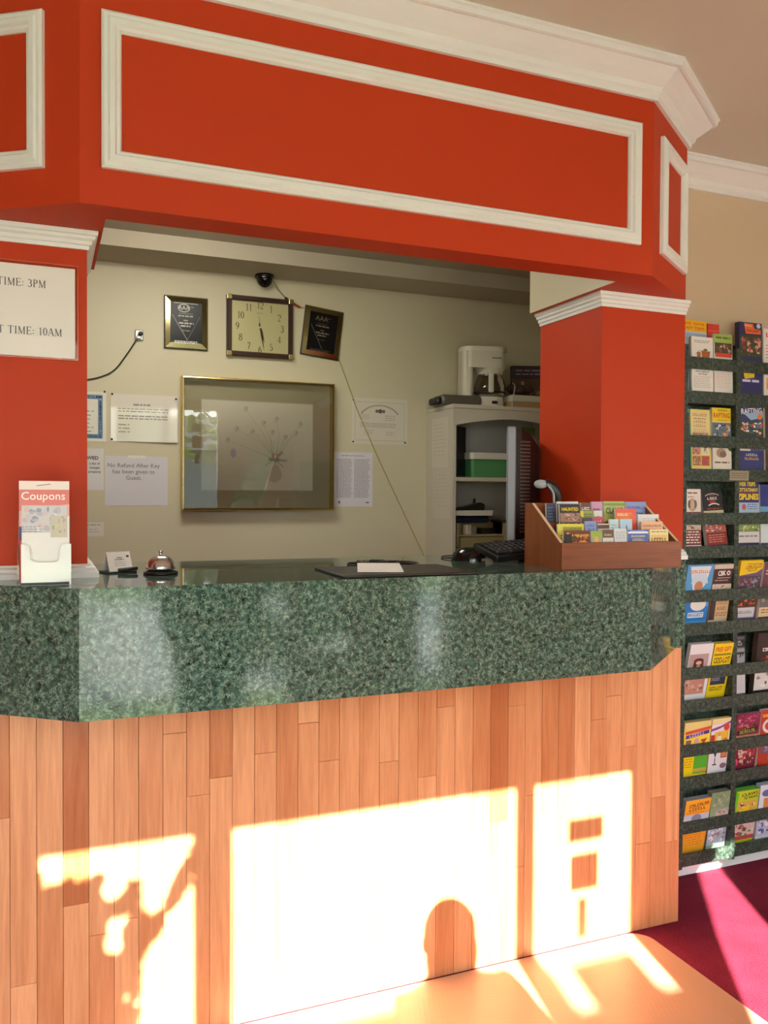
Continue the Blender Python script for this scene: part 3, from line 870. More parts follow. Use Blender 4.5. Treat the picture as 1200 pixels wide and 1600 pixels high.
hand('minute_hand', 90 - 6 * 28.4, .108, .02, .008, .0050)
g = G(h0=.006); g.line(0, 0, -.006, .047, .002, '7a6c30'); g.ell(0, 0, .005, .005, 'c8b870'); g.make('second_hand', t, Matrix.Translation((0, -.012, 0)) @ FRONT)

# two dark award plaques
BEV = mat('mirror_gold_bevel', 'a59a72', rough=.12, metal=1)
PLQ = mat('plaque_black', '0e0b0e', rough=.3, spec=.25)
def plaque(cx, cz, rot, label, faint):
    t = thing('award_plaque', (cx, YB, cz), label, 'plaque', 'award plaques either side of the clock')
    t.rotation_euler = (0, R(rot), 0)
    a, c = .0925, .113
    b = MB(); b.box(-a, -.010, -c, a, 0, c, 0, .002); b.build('backing', mat('plaque_edge', '2a2116', rough=.4), t)
    b = MB(); b.sweep([(-a + .003, -c + .003), (-a + .003, c - .003), (a - .003, c - .003), (a - .003, -c + .003)], [(0, .010), (.002, .012), (.022, .016), (.024, .010)], closed=True, M=FRONT); b.build('bevelled_border', BEV, t)
    b = MB(); b.box(-a + .024, -.0135, -c + .024, a - .024, -.009, c - .024); b.build('black_plate', PLQ, t)
    g = G(); w1 = 'b8b4a8' if not faint else '7c7260'; w2_ = '8c8878' if not faint else '4a443c'
    if not faint:
        g.rect(-.052, c - .032, .05, c - .029, w1); g.rect(-.062, -c + .026, .062, -c + .028, 'd8d4b8')
    oc = w1 if not faint else '66583a'
    if not faint: g.arc(-.01, .062, .024, .016, 0, 360, lambda a_: .004, oc)
    g.text('AAA', -.010, .062, .024 if not faint else .030, oc, .02)
    g.rect(.018, .066, .032, .0695, w2_)
    g.lines(-.034, .034, .032, .024, 1, w1, .7); g.lines(-.03, .03, .041, .036, 1, w2_, .5)
    for i, l_ in enumerate((.012, .032, .024)): g.lines(-l_, l_, .014 - i * .012, .005 - i * .012, 1, w1 if i else w2_, .7, random.Random(i))
    g.lines(-.018, .018, -.030, -.038, 1, w2_, .5)
    g.line(-.058, .03, .004, -.074, .0018, w1); g.line(.058, .03, .004, -.074, .0012, w2_) if not faint else None
    g.lines(-.05, .05, -.077, -.089, 2, 'e8e4dc' if not faint else w2_, .62, random.Random(3))
    g.make('lettering', t, Matrix.Translation((0, -.0135, 0)) @ FRONT)
plaque(.8475, 2.055, 0, 'black award plaque left of the clock, hanging straight', False)
plaque(1.459, 2.060, 6.5, 'black award plaque right of the clock, hanging crooked', True)

# dome camera, its patched lead, jack with dark cable, yellow wire
t = thing('dome_camera', (1.181, YB - .045, 2.285), 'small black dome camera under the office bulkhead above the clock', 'security camera')
b = MB(); b.lathe([(.0, 0), (.042, 0), (.042, -.012), (.036, -.014)], 28); b.build('base', BLACK, t)
b = MB(); b.ellipsoid((0, 0, -.012), (.036, .036, .042), 24, 8, v0=-90, v1=0); b.build('dome', mat('smoked_dome', '0a0a0c', rough=.06), t)
b = MB(); b.tube([(1.222, YB - .04, 2.270), (1.25, YB - .02, 2.235), (1.285, YB - .006, 2.205)], .0022, 8); tag(b.build('camera_lead', mat('tan_lead', '8a7a5a', rough=.5)), 'thin tan lead hanging from the black dome camera', 'cable')
t = thing('taped_splice', (1.285, YB - .006, 2.205), 'dark cable splice with red tape above the crooked plaque', 'cable splice')
b = MB(); b.tube([(0, 0, 0), (.03, -.001, -.02)], .006, 8, sub=1); b.build('joint', DARKBROWN, t)
b = MB(); b.tube([(.028, -.001, -.018), (.07, -.001, -.038)], .0055, 8, sub=1); b.build('red_tape', mat('red_tape', 'a03a2a', rough=.4), t)
b = MB(); b.tube([(1.355, YB - .006, 2.167), (1.385, YB - .004, 2.162), (1.46, YB - .004, 2.1), (1.53, YB - .004, 1.97), (1.548, YB - .004, 1.93), (1.60, YB - .005, 1.80), (1.640, YB - .006, 1.70), (1.745, YB - .004, 1.485), (1.86, YB - .004, 1.26), (1.985, YB - .004, 1.02)], .0024, 8)
tag(b.build('yellow_wire', mat('yellow_wire', 'a89a4e', rough=.5)), 'thin yellow wire running down the wall from the crooked plaque', 'wire')
t = thing('wall_jack', (.653, YB, 1.989), 'small silver wall jack left of the plaques', 'wall jack')
b = MB(); b.box(-.017, -.010, -.022, .017, 0, .022, 0, .003); b.build('plate', STEEL, t)
b = MB(); b.lathe([(0, 0), (.009, 0), (.009, .02), (.006, .022), (0, .022)], 16, M=Matrix.Translation((.004, -.010, .004)) @ Matrix.Rotation(R(90), 4, 'X')); b.build('socket', DARKBROWN, t)
b = MB(); b.box(-.012, -.026, -.018, .006, -.010, -.006, 0, .002); b.build('plug', CHROME, t)
b = MB(); b.tube([(.645, YB - .022, 1.972), (.60, YB - .012, 1.90), (.555, YB - .008, 1.838), (.506, YB - .006, 1.808), (.44, YB - .006, 1.79), (.32, YB - .006, 1.78), (.2, YB - .006, 1.76)], .003, 8)
tag(b.build('dark_cable', BLACK), 'dark cable drooping from the wall jack behind the left column', 'cable')

# office ceiling light (tucked behind the header)
t = thing('ceiling_light', (.75, 1.02, 2.35), 'shallow fluorescent ceiling light in the office', 'ceiling light')
b = MB(); b.box(-.30, -.15, -.014, .30, .15, 0, 0, .004); b.build('housing', WHITE, t)
b = MB(); b.box(-.28, -.13, -.066, .28, .13, -.014); b.build('diffuser', mat('lit_diffuser', (1.0, .97, .86), emit=19.0), t)

# ------------------------------------------------------------ white open cabinet in the office corner and what is in it
cx0, cx1, cy0, cy1, cz = 1.990, 2.60, 1.60, YB - .002, 1.735
CABW = mat('cabinet_white', 'c4bcab', rough=.5)
t = thing('cabinet', (cx0, cy0, 0), 'tall white open cabinet with an arched front rail in the office corner', 'cabinet')
W_, D_ = cx1 - cx0, cy1 - cy0
b = MB(); b.box(0, 0, 0, .016, D_, cz - .018); b.build('side_panel', CABW, t)
b = MB(); b.box(W_ - .016, 0, 0, W_, D_, cz - .018); b.build('side_panel', CABW, t)
b = MB(); b.box(.016, D_ - .008, 0, W_ - .016, D_, cz - .018); b.build('back_panel', mat('cabinet_back_grey', 'b3b0ac', rough=.6), t)
b = MB(); b.box(-.004, -.006, cz - .018, W_ + .004, D_, cz, 0, .002); b.build('top_panel', CABW, t)
arch = [(.016, cz - .018)] + [(.016 + (W_ - .032) * i / 20, cz - .094 + .034 * math.sin(math.pi * i / 20)) for i in range(21)] + [(W_ - .016, cz - .018)]
b = MB(); b.prism(arch, 0, .016, 0, M=Matrix(((1, 0, 0, 0), (0, 0, 1, 0), (0, 1, 0, 0), (0, 0, 0, 1)))); b.build('arched_rail', CABW, t)
for z in (.40, .75, 1.062, 1.405):
    b = MB(); b.box(.016, .006, z - .018, W_ - .016, D_ - .008, z); b.build('shelf', CABW, t)
SX = Matrix(((0, 0, -1, 0), (-1, 0, 0, 0), (0, 1, 0, 0), (0, 0, 0, 1)))      # sheets on the cabinet's left side: u -> -y, v -> z, out -> -x
for (nm, yc, zc, w2, h2, lab, c) in (('taped_paper', 1.735, 1.566, .085, .115, 'white paper taped to the cabinet side, upper sheet', 'd0c8b8'), ('taped_paper', 1.715, 1.33, .085, .115, 'white paper taped to the cabinet side, lower sheet', 'cac2b2')):
    b = MB(); b.box(-.0012, -w2, -h2, 0, w2, h2)
    o = tag(b.build(nm, mat('taped_' + c, c, rough=.55), loc=(cx0, yc, zc)), lab, 'paper', 'papers taped to the cabinet side')
    g = G(); g.lines(-w2 + .015, w2 - .015, h2 - .02, -h2 + .05, 9, 'b5ad9d', .15, random.Random(int(zc * 100))); g.make('printing', o, Matrix.Translation((-.0012, 0, 0)) @ SX)
def onething(name, mb, m, loc, label, cat, group=None, rz=0, rx=0, ry=0):
    o = mb.build(name, m, None, loc=loc); o.rotation_euler = (rx, ry, rz)
    return tag(o, label, cat, group)

# upper shelf
t = thing('black_panel', (2.066, 1.685, 1.405), 'thin black framed panel standing on end in the cabinet', 'panel', rz=R(38))
b = MB(); b.box(-.055, -.009, 0, .055, .009, .235, 0, .003); b.build('body', BLACK, t)
b = MB(); b.box(-.042, -.0105, .012, .042, -.009, .222); b.build('inset', mat('dark_inset', '1e1a22', rough=.25), t)
t = thing('plastic_basket', (2.225, 1.735, 1.405), 'green plastic basket with a white rim on the cabinet shelf', 'basket')
b = MB(); b.prism(rrect(-.115, -.09, .115, .09, .015, 4), 0, .088); b.build('body', mat('green_plastic', '4d8a58', rough=.45), t)
b = MB(); b.prism(rrect(-.124, -.098, .124, .098, .018, 4), .086, .116); b.build('rim', mat('white_plastic', 'cfcac0', rough=.4), t)
b = MB(); b.prism([(0, 0), (.15, 0), (.15, .245), (.055, .245), (.02, .03)], 0, .006, M=Matrix(((1, 0, 0, 0), (0, 0, 1, 0), (0, 1, 0, 0), (0, 0, 0, 1))))
onething('green_folder', b, mat('olive_folder', '5e6a32', rough=.6), (2.345, 1.66, 1.405), 'olive green folder standing beside the basket in the cabinet', 'folder', rz=R(18))
# lower shelf
t = thing('desk_organizer', (2.157, 1.685, 1.062), 'beige desk organizer with compartments on the lower cabinet shelf', 'desk organizer')
BG = mat('beige_plastic', 'a89a6e', rough=.5)
b = MB(); b.box(-.13, -.055, 0, -.118, .06, .132); b.box(.118, -.055, 0, .13, .06, .132); b.box(-.118, .05, 0, .118, .06, .132); b.build('frame', BG, t)
b = MB(); b.box(-.118, -.055, 0, .118, .05, .012); b.box(-.118, -.055, .072, .118, .05, .080); b.build('shelf', BG, t)
b = MB(); b.box(-.115, -.058, .022, .115, .045, .068, 0, .003); dr_ = b.build('drawer', mat('beige_drawer', '97895f', rough=.5), t)
b = MB(); b.box(.06, -.060, .034, .098, -.057, .050, 0, .001); b.build('finger_slot', DARKBROWN, dr_)
def ol(name, dims, loc, m, label, cat, rz=0, bev=.003):
    b = MB(); b.box(-dims[0] / 2, -dims[1] / 2, 0, dims[0] / 2, dims[1] / 2, dims[2], 0, bev); return onething(name, b, m, loc, label, cat, rz=rz)
ol('stapler', (.09, .03, .028), (2.215, 1.69, 1.142), DARKBROWN, 'dark stapler lying in the beige organizer', 'stapler', .2)
ol('paper_cup', (.03, .03, .038), (2.125, 1.665, 1.142), mat('grey_cup', '8a867e', rough=.5), 'small grey pot standing in the beige organizer', 'pot')
ol('note_block', (.028, .03, .045), (2.092, 1.652, 1.142), mat('pale_notes', 'd2cbb8', rough=.6), 'pale note block standing in the beige organizer', 'note block', .3)
ol('blue_pouch', (.17, .09, .028), (2.13, 1.70, 1.1945), mat('navy_cloth', '252a44', rough=.8), 'navy pouch squeezed under the white letter tray', 'pouch', 0, .012)
t = thing('letter_tray', (2.095, 1.69, 1.2235), 'white letter tray above the organizer holding black gadgets', 'letter tray')
b = MB(); b.box(-.085, -.075, 0, .118, .09, .006); b.box(-.085, -.075, 0, .118, -.068, .030); b.box(.111, -.075, 0, .118, .09, .030); b.build('tray', mat('tray_white', 'd2cdc2', rough=.45), t)
t = thing('tape_gun', (2.11, 1.69, 1.2297), 'black tape dispenser lying in the white letter tray', 'tape dispenser', rz=R(4))
b = MB(); b.prism([(-.085, .0), (.085, .0), (.085, .052), (.06, .060), (.0, .045), (-.085, .030)], -.02, .02, M=Matrix(((1, 0, 0, 0), (0, 0, 1, 0), (0, 1, 0, 0), (0, 0, 0, 1)))); b.build('body', BLACK, t)
b = MB(); b.tube([(.04, 0, .055), (.042, 0, .078)], .005, 8, sub=1); b.build('knob', BLACK, t)
ol('brown_carton', (.12, .12, .16), (2.44, 1.71, 1.062), mat('brown_carton', '4a3428', rough=.7), 'tall dark brown carton at the right end of the lower cabinet shelf', 'carton')
ol('dark_box', (.10, .12, .145), (2.325, 1.705, 1.062), mat('dark_box', '3a2a1e', rough=.6), 'dark brown box between the organizer and the tall carton', 'box')
# on top of the cabinet
t = thing('radio', (2.065, 1.72, cz), 'flat dark silver portable machine lying on top of the cabinet, left of the coffee maker', 'radio', rz=R(-4))
b = MB(); b.box(-.095, -.055, .0, .11, .07, .052, 0, .016, seg=3); b.build('body', mat('dark_silver_plastic', '6a625a', rough=.3, metal=.4), t)
b = MB(); b.box(-.118, -.05, .004, -.085, .06, .04, 0, .012); b.build('end_cap', BLACK, t)
b = MB(); b.tube([(-.11, -.05, .006), (-.13, -.02, .006), (-.12, .02, .006)], .005, 8); b.build('strap', BLACK, t)
t = thing('coffee_maker', (2.21, 1.735, cz), 'white drip coffee maker with a glass carafe on top of the cabinet', 'coffee maker', rz=R(-14))
CW = mat('white_coffee_plastic', 'd4cdbc', rough=.3)
b = MB(); b.prism(rrect(-.10, -.07, .10, .07, .055, 8), 0, .050, smooth=False); b.build('base', CW, t)
b = MB(); b.prism(rrect(-.108, -.062, -.056, .062, .02, 5), .05, .262); b.build('water_tank', CW, t)
b = MB(); b.prism(rrect(-.108, -.068, .105, .068, .05, 8), .186, .262); b.lathe([(.058, .16), (.066, .188)], 28, (.038, 0, 0)); b.build('brew_head', CW, t)
b = MB(); b.prism(rrect(-.11, -.07, .108, .07, .052, 8), .262, .284); b.box(.10, -.012, .268, .122, .012, .278, 0, .003); b.build('lid', mat('white_lid', 'ddd7c8', rough=.3), t)
b = MB(); b.box(.03, -.0712, .016, .056, -.069, .030, 0, .0005); b.build('switch', BLACK, t)
b = MB(); b.box(.03, -.0690, .228, .075, -.0675, .233); b.build('nameplate', mat('grey_plate', '77726a'), t)
b = MB(); b.lathe([(.0, .053), (.058, .053), (.076, .066), (.079, .092), (.070, .130), (.054, .158), (.058, .165)], 32, (.036, 0, 0)); cf = b.build('carafe', glass_mat('smoky_carafe', (.72, .70, .66), 1.45), t)
b = MB(); b.lathe([(.0775, .066), (.0792, .066), (.0792, .076), (.0775, .076)], 32, (.036, 0, 0)); b.build('carafe_band', DARKBROWN, cf)
b = MB(); b.lathe([(0, .170), (.057, .170), (.060, .163), (.056, .158)], 28, (.036, 0, 0)); b.build('carafe_lid', CW, cf)
b = MB(); b.box(.006, -.106, .066, .030, -.086, .160, 0, .006); b.box(.008, -.10, .150, .028, -.05, .166, 0, .003); b.build('carafe_handle', CW, cf)
b = MB(); b.box(-.075, -.06, 0, .075, .06, .030, 0, .002); onething('cardboard_box', b, mat('tan_card', 'a8875e', rough=.8), (2.39, 1.69, cz), 'flat tan box on the cabinet top, under a white box', 'box')
b = MB(); b.box(-.076, -.061, 0, .076, .061, .030, 0, .002); onething('white_box', b, mat('offwhite_card', 'c8c0ae', rough=.7), (2.39, 1.69, cz + .030), 'flat off-white box stacked on the tan box on the cabinet', 'box')
b = MB(); rq = random.Random(6)
for i in range(9):
    b.ellipsoid((rq.uniform(-.055, .055), rq.uniform(-.02, .02), .022 + rq.uniform(0, .022)), (.03, .024, .022), 12, 8)
onething('brown_bundle', b, mat('brown_plush', '4a3228', rough=.95, bump=.6, bscale=120), (2.405, 1.70, cz + .060), 'crumpled dark brown bundle lying on the white box', 'bundle')
b = MB(); b.tube([(2.330, 1.655, 1.852), (2.345, 1.66, 1.84), (2.335, 1.65, 1.81), (2.322, 1.64, 1.78), (2.312, 1.625, 1.7385), (2.325, 1.615, 1.7385)], .003, 8)
tag(b.build('pale_cord', mat('pale_cord', 'b8b0a2', rough=.5)), 'pale cord hanging between the coffee maker and the white box', 'cord')
t = thing('game_box', (2.50, 1.785, cz), 'dark patterned upright box behind the brown bundle', 'box', rz=R(-22))
b = MB(); b.box(-.09, -.02, 0, .09, .02, .225, 0, .002); b.build('carton', mat('dark_purple_card', '3a2836', rough=.5), t)
g = G(); g.photo(-.085, .01, .085, .16, ['5a3a2a', '8a6a3a', '6a3a3a', 'a88a5a', '3a3a4a'], 12, 26); g.lines(-.07, .06, .21, .175, 2, '8a7a8a', .4); g.make('printing', t, Matrix.Translation((0, -.02, 0)) @ FRONT)

# ------------------------------------------------------------ things on the bar top
# desk bell
t = thing('desk_bell', (.538, .268, ZT), 'silver desk call bell on a black base', 'bell')
b = MB(); b.lathe([(0, 0), (.040, 0), (.041, .004), (.036, .008), (.024, .011), (0, .012)], 36); b.build('base', BLACK, t)
b = MB(); b.lathe([(.0335, .012), (.0345, .013), (.0335, .018), (.0315, .026), (.026, .036), (.018, .042), (.008, .045), (0, .0455)], 40); b.build('dome', CHROME, t)
b = MB(); b.lathe([(.006, .045), (.004, .047), (.0035, .052), (.0055, .053), (.0055, .056), (0, .057)], 16); b.build('button', CHROME, t)
# tent cards in a black holder
t = thing('card_holder', (.446, .352, ZT), 'black card holder with a folded white card beside the bell', 'card holder', rz=R(20))
b = MB(); b.box(-.038, -.030, 0, .036, .026, .004, 0, .001); b.tube([(-.012, -.030, .007), (.012, -.033, .009), (.036, -.029, .010)], .005, 8); b.build('holder', BLACK, t)
t2 = thing('tent_card', (.446, .352, ZT + .0042), 'small folded white tent card standing in the black holder', 'card', rz=R(20))
b = MB(); q = .0008
b.add([(-.030, -.022, 0), (.030, -.022, 0), (.030, 0, .046), (-.030, 0, .046), (-.030, -.0204, 0), (.030, -.0204, 0), (.030, 0, .044), (-.030, 0, .044),
       (-.030, .022, 0), (.030, .022, 0), (-.030, .0204, 0), (.030, .0204, 0)],
      [(0, 1, 2, 3), (5, 4, 7, 6), (9, 8, 3, 2), (10, 11, 6, 7), (0, 3, 7, 4), (1, 5, 6, 2), (8, 10, 7, 3), (9, 2, 6, 11), (0, 4, 5, 1), (8, 9, 11, 10)])
b.build('card', PAPER, t2)
g = G(); g.rect(-.006, .034, .008, .036, '444444'); g.lines(-.012, .012, .032, .028, 1, '555555', .6); g.lines(-.014, .016, .026, .012, 3, '8a8a8a', .25); g.ell(.022, .038, .004, .003, '444444')
g.make('printing', t2, M_plane((0, -.0222, 0), (1, 0, 0), (0, .022, .046)))

# coupon booklet in a clear holder
t = thing('acrylic_holder', (.280, .118, ZT), 'clear acrylic leaflet holder at the left end of the bar top', 'leaflet holder')
b = MB(); b.box(-.052, -.022, 0, .052, .030, .004); b.box(-.052, .026, .004, .052, .030, .16); b.box(-.052, -.022, .004, -.050, .026, .085); b.box(.050, -.022, .004, .052, .026, .085)
b.build('shell', CLEAR, t)
fr_ = [(-.045, 0), (.052, 0), (.052, .086), (.036, .086), (.031, .081), (.029, .055), (.023, .048), (-.020, .048), (-.027, .055), (-.030, .081), (-.034, .086), (-.045, .086)]
b = MB(); b.prism(fr_, .022, .0245, M=FRONT); b.build('front_pocket', mat('glare_white_acrylic', 'eceaea', rough=.12, coat=.5), t)  # white glare on the clear pocket put into its colour
b = MB(); b.box(-.046, -.0255, .0005, .048, -.0246, .006); b.build('foot_strip', BLACK, t)
t = thing('coupon_booklet', (.280, .124, ZT + .0045), 'thick red and white Coupons booklet standing in the clear holder', 'booklet')
b = MB(); b.box(-.049, -.018, 0, .049, .018, .214, 0, .001); b.build('pages', mat('booklet_red', 'c8404c', rough=.5), t)
g = G(); g.rect(-.044, .002, .0488, .213, 'ece6e2'); g.rect(-.0488, .15, .0488, .195, 'e07a74'); g.poly([(-.0488, .15), (.0488, .165), (.0488, .14), (-.0488, .11)], 'e8a8a0')
g.rect(-.0488, .195, .0488, .213, 'f0e0d8'); g.line(-.015, .203, .012, .207, .002, 'b0908a')
g.text('Coupons', -.002, .181, .0235, 'fbf6f2', .004)
g.photo(-.044, .105, .044, .162, ['cfc9cc', 'b8b4c0', 'e4dce0', '9a9aac', 'd8b8b4', 'c0c4d0'], 9, 36)
g.photo(.012, .095, .045, .14, ['c8c0b0', 'd8c890', 'a8a090', 'c0a0a0'], 10, 14); g.rect(-.0488, .09, -.044, .118, '3a3a6a'); g.lines(-.044, .0, .12, .105, 3, '8a88a0', .3)
g.make('cover', t, Matrix.Translation((0, -.0182, 0)) @ FRONT)

# check-in sign on the left column
t = thing('check_in_sign', (.2075, YC, 1.7315), 'white check-in and check-out time sign in a clear holder on the left column', 'sign')
b = MB(); b.box(-.146, -.003, -.108, .146, 0, .108); b.build('clear_holder', CLEAR, t)
b = MB(); b.box(-.140, -.0045, -.104, .1385, -.003, .0995); b.build('paper', mat('sign_paper', 'eae4de', rough=.35), t)
g = G(); g.serif('CHECK IN TIME: 3PM', .0785, .0505, .0170, '4c484c', 'r', .09); g.serif('CHECK OUT TIME: 10AM', .112, -.0555, .0170, '4c484c', 'r', .09)
g.make('lettering', t, Matrix.Translation((0, -.0046, 0)) @ FRONT)
b = MB(); b.sweep([(-.146, -.108), (-.146, .108), (.146, .108), (.146, -.108)], [(0, 0), (0, .0045), (.0025, .0045), (.0025, 0)], closed=True, M=FRONT); b.build('edge', mat('red_acrylic_edge', 'd2603f', rough=.2), t)

# blotter pad, notepad, pens, loose paper
b = MB(); b.box(-.172, -.122, 0, .172, .122, .007, 0, .003); onething('desk_pad', b, mat('brown_black_leather', '2c2522', rough=.45, bump=.15, bscale=300), (1.088, .134, ZT), 'black leather-look desk pad lying at the front of the bar top', 'desk pad', rz=R(-1.5))
t = thing('spiral_notebook', (1.075, .205, ZT + .0072), 'spiral notebook with a blank white page lying on the desk pad', 'notebook', rz=R(-20))
b = MB(); b.add([(-.055, -.15, .001), (.055, -.15, .001), (.055, .045, .004), (-.055, .045, .004), (-.055, -.15, .003), (.055, -.15, .003), (.055, .045, .007), (-.055, .045, .007)],
                [(0, 3, 2, 1), (4, 5, 6, 7), (0, 1, 5, 4), (1, 2, 6, 5), (2, 3, 7, 6), (3, 0, 4, 7)]); b.build('page', mat('bright_page', 'eeeae6', rough=.6), t)
b = MB()
pts = []
for i in range(22 * 8 + 1):
    a = 2 * math.pi * i / 8; pts.append((-.056 + .112 * i / 176, .050 + .0065 * math.cos(a), .0075 + .0065 * math.sin(a)))
b.tube(pts, .0009, 5, sub=1); b.build('spiral', BLACK, t)
def pen(loc, rz, label, ry=0):
    t = thing('pen', loc, label, 'pen', 'pens by the notebook', rz=rz, ry=ry)
    b = MB(); b.tube([(-.07, 0, .0056), (.045, 0, .0056)], .0055, 10, sub=1); b.build('barrel', BLACK, t)
    b = MB(); b.lathe([(.0052, 0), (.004, .012), (.001, .022), (0, .024)], 10, M=Matrix.Translation((.045, 0, .0056)) @ Matrix.Rotation(R(90), 4, 'Y')); b.build('tip', DARKBROWN, t)
    b = MB(); b.box(-.068, -.0015, .0105, -.030, .0015, .013); b.build('clip', BLACK, t)
pen((1.095, .322, ZT), R(14), 'black pen behind the notebook, pointing to the left column')
pen((1.178, .345, ZT), R(-32), 'black pen behind the notebook, lying across towards the keyboard')

# computer: monitor on a low desk behind, keyboard and mouse on the bar top
t = thing('office_desk', (2.16, .96, 0), 'plain low office desk behind the bar top', 'desk')
b = MB(); b.box(-.46, -.315, 1.01, .46, .315, 1.04, 0, .003); b.build('desk_top', CREAM, t)
for sx_ in (-.44, .41):
    b = MB(); b.box(sx_, -.29, 0, sx_ + .03, .29, 1.01); b.build('end_panel', CREAM, t)
t = thing('monitor', (1.730, .578, ZT), 'old black computer monitor with a vented back and silver edge, turned away', 'monitor', rz=R(54))
# local x along the screen (near edge at -x), back of the monitor at -y
DM = mat('dark_monitor_plastic', '1c1413', rough=.3)
b = MB(); b.box(-.150, .010, .045, .150, .038, .408, 0, .004); b.build('bezel', mat('silver_bezel', '7a787e', rough=.35, metal=.3), t)
b = MB(); b.box(-.136, .0375, .060, .136, .0400, .393); b.build('screen', mat('dark_screen', '0b0c10', rough=.08), t)
b = MB()
hx = [(.146, .010, .050, .404), (.138, -.006, .054, .400), (.110, -.030, .075, .386), (.078, -.056, .12, .345)]
vs = []
for (hx_, yy, za, zb_) in hx: vs += [(-hx_, yy, za), (hx_ * (1 + yy * 9), yy, za), (hx_ * (1 + yy * 9), yy, zb_), (-hx_, yy, zb_)]
fs = []
for i in range(3):
    for k in range(4): fs.append((i * 4 + k, i * 4 + (k + 1) % 4, i * 4 + 4 + (k + 1) % 4, i * 4 + 4 + k))
fs.append((12, 13, 14, 15)); b.add(vs, fs); b.build('back_shell', DM, t)
VG = mat('vent_rib', '7a7672', rough=.3, metal=.5)
for i in range(26):
    z = .078 + i * .0112
    b = MB(); b.add([(-.1405, -.0040, z), (-.1120, -.0310, z), (-.1120, -.0310, z + .0045), (-.1405, -.0040, z + .0045),
                     (-.1375, .0000, z), (-.1090, -.0270, z), (-.1090, -.0270, z + .0045), (-.1375, .0000, z + .0045)],
                    [(0, 1, 2, 3), (4, 7, 6, 5), (0, 4, 5, 1), (3, 2, 6, 7), (0, 3, 7, 4), (1, 5, 6, 2)])
    b.build('vent_rib', VG, t)
b = MB(); b.box(-.025, -.012, .012, .025, .012, .09, 0, .005); b.build('neck', DM, t)
b = MB(); b.prism(rrect(-.075, -.045, .075, .055, .03, 8), 0, .014); b.build('foot', DM, t)

t = thing('keyboard', (1.618, .362, ZT + .010), 'black computer keyboard tilted up beside the mouse', 'keyboard', rz=R(-2), ry=R(-3.5))
KM = Matrix.Rotation(R(11), 4, 'X')
b = MB(); b.box(-.145, -.075, 0, .145, .075, .020, 0, .004, M=Matrix.Translation((0, 0, .0145)) @ KM); b.build('body', BLACK, t)
KC = mat('key_plastic', '222225', rough=.4)
for rw in range(5):
    b = MB()
    nk = 15 if rw else 6
    for kx in range(nk):
        wk = .27 / nk
        x0 = -.135 + kx * wk
        b.box(x0 + .0012, -.062 + rw * .0235, .020, x0 + wk - .0012, -.062 + rw * .0235 + .019, .027, 0, .0015, M=Matrix.Translation((0, 0, .0145)) @ KM, seg=1)
    b.build('key_row', KC, t)
b = MB(); b.box(-.135, .05, -.026, -.115, .07, 0, 0, .001, M=Matrix.Translation((0, 0, .0165)) @ KM); b.box(.115, .05, -.030, .135, .07, 0, 0, .001, M=Matrix.Translation((0, 0, .0165)) @ KM); b.build('foot', BLACK, t)
t = thing('computer_mouse', (1.430, .400, ZT), 'rounded black computer mouse on the bar top', 'mouse', rz=R(30))
b = MB(); b.ellipsoid((0, 0, 0.0), (.031, .050, .040), 28, 12, v0=0, v1=90); b.lathe([(0, 0), (.0305, 0)], 28, M=Matrix.Scale(1.6, 4, (0, 1, 0))); b.build('shell', mat('glossy_black', '100e0f', rough=.15), t)
b = MB(); b.box(-.003, .018, .034, .003, .034, .0385, 0, .001); b.build('wheel', DARKBROWN, t)
b = MB(); b.tube([(1.410, .445, ZT + .004), (1.40, .50, ZT + .003), (1.44, .56, ZT + .003), (1.54, .60, ZT + .003), (1.64, .61, ZT + .003)], .002, 6); tag(b.build('mouse_cord', BLACK), 'thin black cord trailing behind the mouse', 'cord')
t = thing('phone_handset', (1.632, .266, ZT), 'grey and black curved handset standing behind the brochure box', 'handset', rz=R(-20))
b = MB(); b.box(-.035, -.018, 0, .035, .018, .02, 0, .005); b.build('base', BLACK, t)
b = MB(); b.tube([(.015, .0, .02), (.022, 0, .10), (.020, 0, .175), (.008, 0, .215), (-.018, 0, .232)], [.011] * 12 + [.012, .013, .014, .015, .015, .015, .015, .014, .013, .012, .012, .012, .012], 12); b.build('curved_arm', BLACK, t)
b = MB(); b.ellipsoid((-.03, -.002, .226), (.020, .014, .013), 18, 10); b.tube([(-.014, -.012, .226), (.002, -.013, .205), (.006, -.013, .18), (.007, -.013, .1)], .0035, 8); b.build('grey_head', mat('pale_grey_plastic', 'a4a4a8', rough=.3), t)

